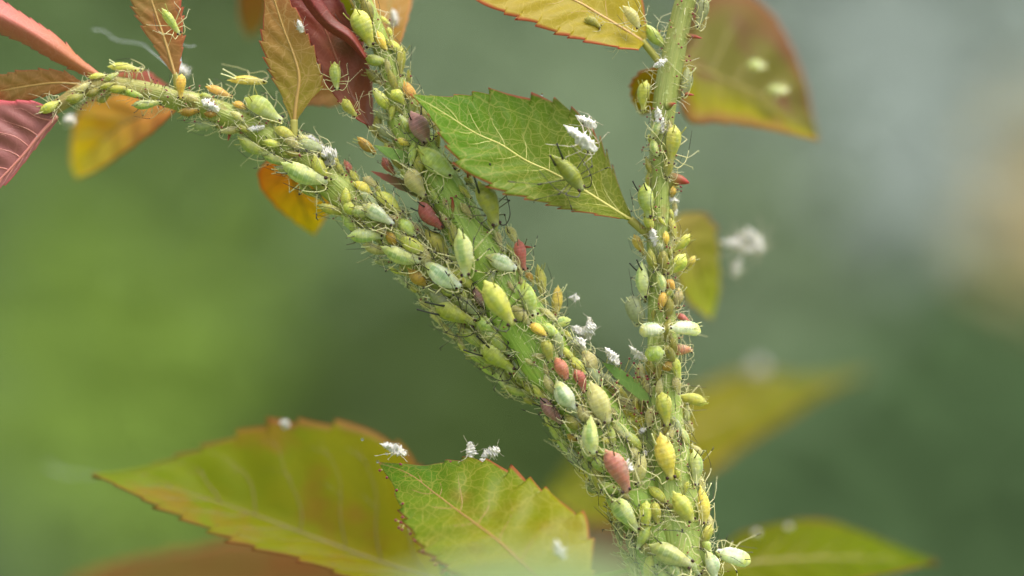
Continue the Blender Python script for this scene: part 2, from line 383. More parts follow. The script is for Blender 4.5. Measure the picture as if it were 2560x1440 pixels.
# ------------------------------------------------------------------ leaves
LEAF = []
def leaf(name, A, Mi, B, d, mat, teeth=11, amp=.05, bulge=.0, vein=None, nv=7, vr=.0045, mr=.012, label=None, wav=.0, pet=None, petr=6, N=None, thick=True, veinside=1, rag=.25, tleaf=None):
    """A, Mi, B: first edge, midrib and second edge in photo pixels from base to tip; d: depth in cm at base..tip (or a function)"""
    df = d if callable(d) else (lambda t, s: d[0] * (1 - t) + d[1] * t + (d[2] * s if len(d) > 2 else 0))
    N = N or max(60, teeth * 13); Mh = 11
    def smp(L): return cr(np.array([(x, y) for x, y in L], float), N)
    a, m, b = smp(A), smp(Mi), smp(B)
    tt = np.linspace(0, 1, N); seed = rng.uniform(0, 100)
    ph = tt * teeth + .35 * np.sin(tt * 9 + seed) + .2 * np.sin(tt * 23 + seed * 2)
    tr_ = random.Random(int(seed * 997)); tam = [tr_.uniform(.45, 1.4) for _ in range(teeth + 4)]
    sc = (np.clip(1 - ((tt - .5) / .55) ** 4, .0, 1)) * np.array([tam[int(np.floor(q)) + 1] for q in ph])
    def tooth(off):
        p = (ph + off) % 1.0
        return np.where(p < .86, (p / .86) ** 1.5, 1 - (p - .86) / .14)
    V = []; at = dict(lt=[], ls=[], lx=[], ly=[], tooth=[])
    pts3 = lambda xy, dd: np.array([P(xy[i, 0], xy[i, 1], dd[i]) for i in range(N)])
    m3 = pts3(m, df(tt, 0 * tt)); a3 = pts3(a, df(tt, -1 + 0 * tt)); b3 = pts3(b, df(tt, 1 + 0 * tt))
    run = np.concatenate([[0], np.cumsum(np.linalg.norm(np.diff(m3, axis=0), axis=1))])
    grid = np.zeros((N, 2 * Mh + 1, 3)); sv = np.linspace(-1, 1, 2 * Mh + 1)
    sv = np.sign(sv) * np.abs(sv) ** .85
    tanm = np.gradient(m3, axis=0); tanm /= np.linalg.norm(tanm, axis=1)[:, None] + 1e-9
    hw = np.zeros((N, 2)); TO = [tooth(0), tooth(.4)]
    for si, e3 in ((0, a3), (1, b3)):
        ev = e3 - m3; w = np.linalg.norm(ev, axis=1); hw[:, si] = w
        eo = ev / (w[:, None] + 1e-9)
        te = np.gradient(e3, axis=0); te /= np.linalg.norm(te, axis=1)[:, None] + 1e-9
        off = (eo * .55 + te * .75) * (amp * sc * np.minimum(1, w / (amp * 2.2)) * (TO[si] - .25))[:, None]
        for j, s in enumerate(sv):
            if (s < 0) != (si == 0) and s != 0: continue
            u = abs(s)
            nrm = np.cross(ev, tanm); nrm /= np.linalg.norm(nrm, axis=1)[:, None] + 1e-9
            nrm[nrm[:, 1] > 0] *= -1
            bl = np.clip((u - .55) / .45, 0, 1) ** 2.2
            grid[:, j] = m3 + ev * u + off * bl + nrm * (bulge * w * (u - u * u) * 2)[:, None]
            if wav: grid[:, j] += nrm * (wav * u * np.sin(tt * 2 * math.pi * nv * .5 + si * 2 + seed) * w)[:, None]
            # quilted blade between the side veins
            if vein: grid[:, j] += nrm * (.011 * np.sin((tt - .16 * u) * 2 * math.pi * nv) * math.sin(math.pi * min(1, u * 1.05)) * np.minimum(1, w * 3))[:, None]
    for i in range(N):
        for j, s in enumerate(sv):
            V.append(grid[i, j]); at['lt'].append(tt[i]); at['ls'].append(s); at['lx'].append(run[i] + seed)
            at['ly'].append(s * hw[i, 0 if s < 0 else 1]); at['tooth'].append((TO[0 if s < 0 else 1][i] if amp > 0 else 0) * max(0, (abs(s) - .9) / .1) * (sc[i] > .3))
    K = 2 * Mh + 1
    F = [(i * K + j, i * K + j + 1, (i + 1) * K + j + 1, (i + 1) * K + j) for i in range(N - 1) for j in range(K - 1)]
    mb = MB(); mb.add(V, F, 0, **at)
    o = part('leaf', mb.mesh('leaf_' + name, [mat]), label=label)
    if thick:
        sm = o.modifiers.new('thickness', 'SOLIDIFY'); sm.thickness = .006; sm.offset = 0
    def S(t, s):
        i = min(N - 1.001, max(0, t * (N - 1))); j = np.interp(s, sv, np.arange(K)); j = min(K - 1.001, j)
        i0, j0 = int(i), int(j); fi, fj = i - i0, j - j0
        return (grid[i0, j0] * (1 - fi) * (1 - fj) + grid[i0 + 1, j0] * fi * (1 - fj) + grid[i0, j0 + 1] * (1 - fi) * fj + grid[i0 + 1, j0 + 1] * fi * fj)
    if vein:
        mb = MB(); q = [S(t, 0) + np.array([0, -.003, 0]) for t in np.linspace(0, .985, 40)]
        mb.tube(q, np.linspace(mr, mr * .22, 40) * .8, 8, 0)
        part('midrib', mb.mesh('midrib', [vein]), o).location = (0, 0, 0)
        for side in (-1, 1):
            for v in range(nv):
                t0 = .06 + .84 * (v + (.25 if side > 0 else 0)) / nv + rng.uniform(-.012, .012)
                q = []; wob = rng.uniform(0, 6); kk = .17 + .05 * rng.random(); smax = rng.uniform(.84, .95)
                for u in np.linspace(0, 1, 18):
                    t = t0 + kk * u ** 1.15 + .008 * math.sin(u * 9 + wob)
                    if t > .985: break
                    q.append(S(t, side * u * smax) + np.array([0, -.0015, 0]))
                if len(q) < 5: continue
                mb = MB(); n = len(q); mb.tube(q, np.linspace(vr, vr * .3, n) * .72, 6, 0)
                # forked loops to the neighbouring vein
                for f0 in (.45, .8):
                    if f0 * 17 + 2 >= n: break
                    q2 = []; u0 = f0
                    for u in np.linspace(0, 1, 8):
                        t = t0 + kk * u0 ** 1.15 + u * .085 + .01 * math.sin(u * 6 + wob); s_ = side * smax * (u0 + .06 * math.sin(u * 3.1) + .03 * u)
                        if t > .97: break
                        q2.append(S(t, s_) + np.array([0, -.001, 0]))
                    if len(q2) > 3: mb.tube(q2, np.linspace(vr * .5, vr * .25, len(q2)), 5, 0)
                part('vein', mb.mesh('vein', [vein]), o).location = (0, 0, 0)
    if pet:
        mb = MB(); q = cr([P(*p) for p in pet], 16); mb.tube(q, np.linspace(petr, petr * .9, 16) / 500, 10, 0, lt=np.linspace(0, 1, 16).repeat(10) * .3)
        part('petiole', mb.mesh('petiole', [tleaf or M_pet]), o).location = (0, 0, 0)
    LEAF.append((o, S)); return o, S

M_pet = leaf_mat('petiole_mat', (176, 172, 84), (170, 140, 80), (170, 160, 90), (0, 0, 0), .15)
V_pale = plain('vein_pale', (184, 178, 92), .45, .3, .02, .15)
V_tan = plain('vein_tan', (172, 138, 74), .45, .3, .02, .15)
V_olive = plain('vein_olive', (120, 106, 24), .45, .3, .02, .15)
V_rust = plain('vein_rust', (158, 118, 56), .45, .3, .02, .2)
V_brown = plain('vein_brown', (128, 74, 48), .45, .3, .02, .2)
V_pink = plain('vein_pink', (190, 120, 108), .45, .3, .02, .15)
ML = {
 'focus': leaf_mat('leaf_focus', (160, 172, 52), (128, 182, 20), (214, 104, 100), (226, 218, 120), .68, .6, grey=None, edgew=.975),
 'top':   leaf_mat('leaf_top', (196, 176, 30), (206, 178, 40), (206, 84, 84), (226, 206, 90), .55, .45, edgew=.9),
 'behind': leaf_mat('leaf_behind', (196, 170, 40), (190, 170, 30), (170, 100, 70), (0, 0, 0), .55, 0, edgew=.8, blush=(180, 120, 60)),
 'lower': leaf_mat('leaf_lower', (190, 180, 20), (112, 160, 20), (176, 84, 70), (206, 196, 84), .6, .6, edgew=.965, blush=(170, 146, 40)),
 'big':   leaf_mat('leaf_big', (178, 168, 20), (148, 166, 24), (140, 76, 50), (0, 0, 0), .5, 0, edgew=.9, blush=(182, 146, 44), k=.98, spec=.1, spots=.8),  # its spots are painted aphid shadows
 'orange': leaf_mat('leaf_orange', (186, 134, 74), (178, 148, 78), (190, 76, 70), (224, 166, 104), .5, .45, edgew=.92, blush=(196, 112, 64)),
 'orangey': leaf_mat('leaf_orange_yellow', (222, 150, 66), (226, 208, 44), (190, 110, 50), (0, 0, 0), .6, 0, edgew=.86, k=1.25),
 'yorange': leaf_mat('leaf_yellow_orange', (196, 178, 72), (206, 144, 84), (186, 70, 72), (232, 196, 130), .55, .6, edgew=.94, blush=(200, 150, 80)),
 'red':   leaf_mat('leaf_red', (206, 130, 84), (222, 128, 116), (176, 66, 76), (226, 160, 140), .3, .3, edgew=.88, blush=(196, 90, 76)),
 'pink':  leaf_mat('leaf_pink', (160, 96, 90), (176, 110, 108), (190, 76, 84), (200, 140, 128), .25, .1, edgew=.85),
 'dark':  leaf_mat('leaf_dark_red', (146, 82, 50), (122, 40, 30), (136, 44, 38), (150, 84, 60), .25, .45, edgew=.93, blush=(96, 66, 24)),
 'fold':  leaf_mat('leaf_fold', (140, 62, 50), (128, 46, 40), (110, 34, 34), (170, 80, 60), .2, .3, edgew=.9, rough=.4, blush=(110, 60, 40)),
 'brown': leaf_mat('leaf_brown', (172, 130, 50), (186, 140, 60), (170, 110, 60), (0, 0, 0), .4, 0),
 'mauve': leaf_mat('leaf_mauve', (186, 140, 120), (170, 124, 104), (170, 110, 96), (0, 0, 0), .4, 0),
 'yellow': leaf_mat('leaf_yellow', (172, 166, 6), (158, 168, 8), (150, 116, 60), (0, 0, 0), .5, 0, edgew=.84, k=.62, spec=.08),
 'ygreen': leaf_mat('leaf_ygreen', (150, 158, 0), (146, 168, 0), (150, 90, 50), (0, 0, 0), .55, 0, edgew=.92, k=.68, spec=.06),
 'frost': leaf_mat('leaf_frost', (200, 222, 172), (200, 222, 170), (170, 190, 150), (0, 0, 0), .4, 0),
 'tooth': leaf_mat('leaf_stipule', (150, 180, 96), (140, 176, 96), (190, 80, 90), (170, 196, 110), .45, .4, edgew=.97, k=1.3),
 'ruddy': leaf_mat('leaf_stipule_red', (160, 160, 116), (206, 120, 110), (206, 80, 90), (150, 180, 90), .4, .2, edgew=.9),
}
L1 = leaf('focus', [(1566, 515), (1542, 457), (1502, 367), (1455, 297), (1402, 262), (1356, 247), (1292, 238), (1219, 234), (1175, 238), (1117, 242), (1073, 240), (1025, 235)],
     [(1582, 552), (1554, 536), (1461, 477), (1379, 431), (1315, 402), (1251, 361), (1187, 332), (1099, 276), (1025, 235)],
     [(1548, 546), (1481, 534), (1408, 518), (1335, 499), (1262, 479), (1204, 449), (1152, 407), (1117, 358), (1087, 308), (1058, 267), (1025, 235)],
     lambda t, s: -.03 - .2 * t + np.where(s < 0, .16, -.17) * np.abs(s) * np.sin(np.pi * np.clip(t * .9 + .1, 0, 1)), ML['focus'], 12, .10, .05, V_pale, 8, .0042, .0115,
     label='sharp pale green serrated leaf with a net of yellow veins', pet=[(1650, 610, 0), (1612, 580, -.02), (1575, 548, -.03)], petr=12)
L2 = leaf('top', [(1595, 125), (1540, 118), (1480, 105), (1400, 85), (1330, 55), (1270, 35), (1210, 10), (1165, -25), (1110, -75)],
     [(1612, 108), (1560, 74), (1500, 38), (1442, 4), (1340, -40), (1220, -70), (1110, -75)],
     [(1614, 92), (1612, 50), (1602, 0), (1570, -60), (1450, -110), (1250, -120), (1110, -75)],
     (0, -.1, .14), ML['top'], 10, .05, .06, V_tan, 7, .004, .013, label='yellow leaf with a pink serrated edge hanging from the upright branch',
     pet=[(1662, 178, 0), (1640, 145, 0), (1605, 102, 0)], petr=10)
leaf('behind', [(1700, 120), (1730, 40), (1790, -30), (1870, -15), (1940, 50), (1985, 130), (2015, 210), (2030, 280), (2044, 352)],
     [(1690, 150), (1811, 202), (1928, 257), (2044, 352)], [(1690, 200), (1720, 300), (1800, 306), (1880, 316), (1960, 332), (2044, 352)],
     (1.0, 1.3, -.35), leaf_mat('leaf_behind2', (156, 150, 70), (150, 142, 64), (150, 96, 72), (0, 0, 0), .66, 0, edgew=.55, blush=(160, 112, 88), rough=.6, spec=.15, grey=(196, 190, 6)), 12, .03, .05, V_olive, 5, .006, .02,  # yellow second half: light coming through the blade, put into its colour
     label='blurred olive and rust coloured leaf behind the upright branch', pet=[(1670, 195, 0), (1680, 170, .5), (1692, 152, 1.0)])
leaf('small', [(1655, 165), (1600, 182), (1577, 215), (1585, 260), (1605, 288)], [(1668, 175), (1632, 215), (1605, 288)], [(1682, 185), (1670, 235), (1640, 272), (1605, 288)],
     (.2, .45), ML['behind'], 7, .03, .05, V_olive, 4)
leaf('under', [(1700, 535), (1750, 532), (1788, 575), (1797, 680), (1792, 750), (1777, 798)], [(1675, 560), (1730, 640), (1777, 798)], [(1680, 600), (1690, 680), (1720, 750), (1777, 798)],
     (.9, 1.3, -.1), leaf_mat('leaf_dull', (196, 180, 100), (196, 200, 70), (180, 120, 100), (0, 0, 0), .6, 0, edgew=.9, k=1.35, spec=.1), 9, .05, .05, V_olive, 5, pet=[(1650, 545, 0), (1664, 550, .4), (1680, 562, .9)])
leaf('rightmid', [(1690, 1000), (1760, 965), (1870, 932), (2000, 945), (2100, 940), (2165, 934)], [(1690, 1100), (1800, 1050), (1950, 990), (2165, 934)], [(1700, 1215), (1780, 1175), (1880, 1100), (1960, 1050), (2050, 990), (2165, 934)],
     (3.4, 4.4, -.5), ML['yellow'], 10, .03, .05, V_olive, 5, .01, .02, label='blurred yellow-green pointed leaf far behind the upright branch', pet=[(1668, 1100, 0), (1672, 1130, 1.5), (1690, 1100, 3.4)])
leaf('between', [(1640, 960), (1560, 1010), (1480, 1090), (1420, 1165), (1366, 1238)], [(1670, 1100), (1540, 1170), (1366, 1238)], [(1680, 1250), (1600, 1305), (1500, 1315), (1430, 1290), (1366, 1238)],
     (3.0, 3.2, -.5), ML['yellow'], 8, .03, .05, V_olive, 5, .01, .02, label='blurred yellow-green leaf seen in the gap between the stems', pet=[(1664, 1100, 0), (1666, 1130, 1.5), (1670, 1100, 3.0)])
leaf('brownpink', [(1700, 1300), (1600, 1290), (1520, 1300), (1450, 1350), (1400, 1420)], [(1700, 1400), (1560, 1390), (1400, 1420)], [(1700, 1500), (1560, 1500), (1450, 1480), (1400, 1420)],
     (4, 4.5), ML['mauve'], 8, .03, .05, pet=[(1700, 1400, 0), (1706, 1440, 2), (1700, 1400, 4)])
leaf('rightlow', [(1800, 1375), (1850, 1335), (1940, 1312), (2040, 1300), (2150, 1330), (2250, 1372), (2338, 1406)], [(1780, 1425), (1900, 1405), (2100, 1395), (2338, 1406)], [(1800, 1470), (1900, 1490), (2050, 1475), (2150, 1448), (2250, 1428), (2338, 1406)],
     (1.0, 1.5, -.4), ML['ygreen'], 14, .06, .05, V_olive, 6, .006, .016, label='blurred bright yellow-green leaf low beside the joined stems', pet=[(1700, 1430, 0), (1740, 1435, .6), (1785, 1425, 1.2)])
leaf('big', [(1100, 1430), (1075, 1270), (1040, 1155), (965, 1095), (880, 1068), (780, 1055), (700, 1055), (620, 1078), (500, 1122), (400, 1157), (300, 1180), (232, 1187)],
     [(1110, 1460), (960, 1410), (800, 1350), (600, 1275), (430, 1222), (300, 1198), (232, 1187)],
     [(1080, 1470), (900, 1452), (780, 1408), (640, 1372), (520, 1322), (400, 1268), (300, 1217), (232, 1187)],
     (.55, .6, -.22), ML['big'], 12, .1, .04, V_olive, 7, .008, .018, label='large blurred olive-yellow leaf with coarse brown-tipped teeth', pet=[(1672, 1400, 0), (1400, 1460, .3), (1105, 1458, .55)])
L9 = leaf('lower', [(1470, 1470), (1482, 1390), (1470, 1320), (1440, 1280), (1380, 1240), (1320, 1200), (1270, 1175), (1200, 1150), (1150, 1152), (1100, 1158), (1060, 1165), (1000, 1160), (946, 1157)],
     [(1370, 1460), (1290, 1390), (1249, 1354), (1193, 1312), (1129, 1265), (1082, 1229), (1021, 1184), (946, 1157)],
     [(1300, 1490), (1150, 1432), (1060, 1372), (1015, 1300), (985, 1220), (968, 1190), (946, 1157)],
     lambda t, s: -.75 * (1 - t) - .12 * s * np.sin(np.pi * t), ML['lower'], 11, .07, .04, V_rust, 7, .0042, .010, label='green leaf turning olive with red-tipped teeth and cast skins on its edge', pet=[(1690, 1440, 0), (1530, 1500, -.4), (1375, 1462, -.75)], veinside=1)
leaf('orangelow', [(1000, 1445), (880, 1405), (740, 1368), (600, 1352), (480, 1372), (300, 1405), (170, 1445)], [(1000, 1470), (600, 1440), (170, 1450)], [(1000, 1560), (600, 1560), (300, 1500), (170, 1455)],
     (2.2, 2.6), ML['orange'], 10, .04, .05, label='blurred orange leaf under the large olive-yellow leaf', pet=[(1690, 1440, 0), (1300, 1520, 1), (1005, 1472, 2.2)])
leaf('front', [(960, 1476), (1060, 1440), (1180, 1408), (1300, 1394), (1460, 1396), (1570, 1420), (1680, 1476)], [(940, 1490), (1300, 1480), (1700, 1500)], [(960, 1530), (1300, 1580), (1600, 1570), (1730, 1520)],
     (-5, -5), ML['frost'], 10, .02, .05, label='pale frosty green leaf blurred in the foreground', pet=[(1715, 1480, 0), (1760, 1640, -2.5), (1735, 1502, -5)])
leaf('pinkroll', [(268, 198), (205, 150), (140, 90), (60, 38), (-70, -45)], [(270, 204), (200, 163), (130, 116), (60, 72), (-70, 5)], [(264, 212), (195, 180), (125, 145), (50, 103), (-70, 55)],
     lambda t, s: -.1 * t + .14 * s * s * t, ML['red'], 12, .03, .2, label='rolled pinkish red young leaf tapering to the branch', mr=.014, pet=[(285, 214, 0), (276, 209, -.01), (262, 200, -.01)])
leaf('redleft', [(205, 206), (160, 180), (100, 174), (40, 180), (-70, 205)], [(206, 213), (150, 207), (80, 214), (-70, 240)], [(204, 219), (120, 238), (50, 252), (-70, 268)],
     (0, .05), ML['orange'], 9, .025, .1, V_tan, 6, .003, .008)
leaf('purple', [(140, 280), (90, 255), (30, 252), (-40, 262), (-120, 360), (-90, 540)], [(143, 290), (95, 342), (45, 402), (-90, 540)], [(146, 299), (98, 358), (48, 422), (-30, 500), (-90, 540)],
     (-.02, -.1), ML['pink'], 8, .02, .08, V_pink, 7, .006, .014, label='mauve-pink ribbed young leaf', wav=.02)
leaf('orangeblur', [(440, 266), (380, 246), (300, 236), (230, 256), (190, 300), (178, 400), (195, 445)], [(445, 268), (330, 300), (250, 360), (195, 445)], [(440, 275), (380, 332), (310, 382), (250, 422), (195, 445)],
     (.5, 1.3, -.2), ML['orangey'], 8, .02, .05, V_olive, 5, label='blurred orange leaf with yellow tip under the arching branch', pet=[(470, 258, 0), (455, 262, .2), (440, 268, .5)])
leaf('redbit', [(255, 195), (320, 178), (370, 183), (420, 214)], [(250, 205), (330, 200), (420, 215)], [(255, 222), (330, 222), (420, 217)], (.3, .5), ML['red'], 7, .02, .05)
leaf('upright', [(434, 188), (395, 130), (360, 70), (335, 20), (305, -70)], [(440, 196), (415, 110), (392, 40), (355, -70)], [(446, 188), (457, 110), (456, 50), (440, -70)],
     (-.02, .05), ML['orange'], 9, .03, .06, V_tan, 6, .003, .011, label='narrow orange leaf with red edges standing on the arching branch', pet=[(446, 243, 0), (443, 220, -.02), (439, 185, -.02)], petr=9)
leaf('yorange', [(726, 292), (700, 232), (670, 162), (655, 110), (657, 60), (664, 0), (660, -70)], [(735, 318), (740, 260), (748, 195), (735, 140), (705, 60), (665, -70)], [(745, 292), (780, 248), (805, 207), (785, 130), (760, 70), (725, 0), (705, -70)],
     (-.05, -.03), ML['yorange'], 9, .04, .06, V_tan, 6, .0035, .013, label='yellow-orange leaf with a crimson toothed edge above the white cast skins', pet=[(742, 388, 0), (736, 350, -.06), (735, 300, -.05)], petr=11)
leaf('orangebehind', [(752, 265), (790, 262), (840, 262), (880, 240)], [(748, 256), (800, 240), (880, 228)], [(752, 235), (800, 205), (850, 195), (880, 215)], (.25, .5), ML['orange'], 5, .02, .05)
leaf('orangefar', [(665, -40), (660, 50), (622, 98)], [(640, -40), (630, 30), (622, 98)], [(600, -40), (602, 50), (622, 98)], (1.5, 1.8), ML['orange'], 5, .02, .05)
leaf('darkred', [(915, 310), (892, 297), (857, 264), (833, 235), (810, 198), (781, 122), (760, 73), (722, 0), (690, -70)], [(925, 322), (885, 250), (850, 170), (815, 80), (775, 0), (740, -70)], [(935, 310), (930, 250), (928, 200), (918, 140), (890, 80), (850, 0), (810, -70)],
     lambda t, s: .02 + .16 * s * (1 - .2 * t) * np.where(s > 0, .5, .3), ML['dark'], 9, .02, .06, V_brown, 5, .003, .010, label='dark red-brown folded leaf against the upper stem', pet=[(985, 365, 0), (950, 345, .0), (924, 318, .02)])
leaf('fold', [(912, 150), (870, 108), (815, 72), (772, 25), (730, -40)], [(914, 146), (876, 96), (824, 60), (790, 20), (750, -40)], [(914, 138), (884, 84), (840, 50), (812, 14), (775, -40)],
     lambda t, s: -.12 + .03 * s * s, ML['fold'], 4, .0, .1, label='glossy crimson rolled leaf edge')
leaf('brown', [(955, 112), (925, 60), (915, 0), (912, -60)], [(985, 125), (975, 50), (972, -60)], [(1000, 112), (1018, 50), (1028, 0), (1036, -60)], (.2, .7), ML['brown'], 6, .02, .05, V_olive, 5, .004)
leaf('orangeunder', [(690, 386), (652, 420), (648, 455), (680, 505), (730, 548), (786, 588)], [(712, 380), (735, 455), (786, 588)], [(728, 386), (792, 430), (823, 500), (812, 545), (786, 588)],
     (.35, .8), ML['orangey'], 7, .02, .06, V_olive, 5, .004, label='blurred orange and yellow leaf just below the arching branch', pet=[(740, 395, 0), (725, 385, .2), (714, 384, .35)])
leaf('greentop', [(722, 30), (790, 25), (850, 60), (905, 110)], [(730, -30), (830, 10), (910, 105)], [(780, -50), (860, -20), (905, 60), (915, 100)], (.25, .1), ML['yellow'], 5, .01, .05)
# stipules: narrow toothed wings on the stems
leaf('stipule', [(1060, 425), (1020, 412), (975, 396), (932, 362)], [(1060, 415), (1015, 396), (970, 380), (932, 362)], [(1060, 402), (1020, 380), (975, 369), (932, 362)], (-.06, -.16), ML['tooth'], 6, .03, .0, label='narrow green toothed stipule')
leaf('stipule', [(1045, 495), (1010, 478), (970, 455), (926, 427)], [(1045, 483), (1010, 465), (970, 446), (926, 427)], [(1045, 470), (1010, 450), (970, 436), (926, 427)], (.05, -.02), ML['ruddy'], 4, .02, 0)
S3 = leaf('stipule', [(1650, 1022), (1600, 1000), (1560, 968), (1525, 930), (1505, 905)], [(1650, 1010), (1608, 985), (1570, 952), (1530, 920), (1505, 905)], [(1650, 996), (1615, 972), (1580, 942), (1540, 916), (1505, 905)], (-.05, -.1), ML['tooth'], 6, .02, 0, label='green stipule fringed with red-tipped glands')
leaf('stipule', [(1612, 1230), (1600, 1150), (1605, 1090), (1622, 1010)], [(1640, 1230), (1622, 1150), (1625, 1090), (1632, 1010)], [(1660, 1230), (1655, 1150), (1648, 1080), (1645, 1010)], (-.09, -.05), leaf_mat('wing', (176, 186, 110), (170, 190, 100), (190, 190, 120), (200, 200, 130), .4, .2), 5, .01, 0, label='pale green wing along the upright branch')
# glandular fringe of the stipules and of the lower leaf
mb = MB()
for (o_, S_), n_ in ((S3, 30), (LEAF[-1], 16)):
    for _ in range(n_):
        s = rng.choice((-1, 1)) * rng.uniform(.5, 1); t = rng.random(); p = S_(t, s)
        c = S_(t, 0); q = p + (p - c) / (np.linalg.norm(p - c) + 1e-9) * rng.uniform(.02, .07) + np.array([rng.uniform(-.02, .02), -rng.uniform(0, .05), rng.uniform(-.02, .02)])
        mb.tube([p, q], [.0025, .0015], 4, 0); mb.ball(q, rng.uniform(.005, .0075), 1, 6)
for _ in range(26):
    t = rng.uniform(.3, .97); p = L9[1](t, 1 if rng.random() < .7 else -1); q = p + np.array([rng.uniform(-.02, .02), -.01, rng.uniform(-.03, .01)])
    mb.tube([p, q], [.003, .002], 4, 0); mb.ball(q, .008, 1, 6)
part('gland_hairs', mb.mesh('stipule_glands', [M_stalk, M_gland]), kind='stuff')

# ------------------------------------------------------------------ aphids
PT = [0, .02, .05, .085, .12, .18, .26, .36, .46, .56, .65, .72, .78, .83, .87, .91, .95, .98, 1]
PWS = [[.03, .10, .16, .24, .46, .70, .89, .99, .99, .92, .81, .70, .60, .52, .46, .43, .40, .30, .08],      # pear
       [.03, .09, .15, .22, .38, .58, .78, .92, 1.0, 1.0, .93, .84, .74, .65, .57, .53, .48, .36, .10],      # leaf-like, wide shoulders
       [.02, .07, .12, .20, .42, .62, .80, .94, 1.0, .98, .88, .74, .60, .49, .42, .40, .38, .29, .08],      # spindle
       [.04, .14, .22, .36, .62, .82, .95, 1.0, .98, .88, .74, .62, .53, .47, .43, .42, .39, .30, .08],      # plump rear
       [.10, .30, .46, .62, .78, .90, .97, 1.0, 1.0, .98, .94, .88, .80, .66, .50, .42, .38, .28, .08]]      # egg-shaped, swollen
def unit(name, fn, mats):
    mb = MB(); fn(mb); return mb.mesh(name, mats)
ant_m = []
for k in range(6):
    c = [(.47, .07, .03), (.52, .13 + .03 * k, .09), (.36, .24 + .05 * (k % 3), .15 + .04 * (k % 2)), (.05, .30 + .07 * (k % 4), .22 - .05 * (k % 3)), (-.30 - .06 * k, .33 + .06 * (k % 3), .14 + .06 * (k % 2))]
    mb = MB(); q = cr(c, 18); mb.tube(q[:11], np.linspace(.014, .0085, 11), 5, 0); mb.tube(q[10:], np.linspace(.0085, .005, 8), 5, 1)
    ant_m.append(mb.mesh('antenna', [M_leg, M_legk]))
ant_black = []
for me in ant_m[:3]:
    m2 = me.copy(); m2.materials.clear(); m2.materials.append(M_legk); m2.materials.append(M_legk); ant_black.append(m2)
corn_m = {}
for k, m in CM.items():
    mb = MB(); q = cr([(0, 0, 0), (-.11, 0, .03), (-.25, .01, .045)], 8)
    mb.tube(q, np.array([.021, .017, .015, .014, .013, .013, .014, .017]) * (1.35 if k == 'black' else 1), 7, 0); corn_m[k] = mb.mesh('cornicle', [m])
mb = MB(); mb.ball((0, 0, 0), .040, 0, 8); eye_m = mb.mesh('eye', [M_eye])

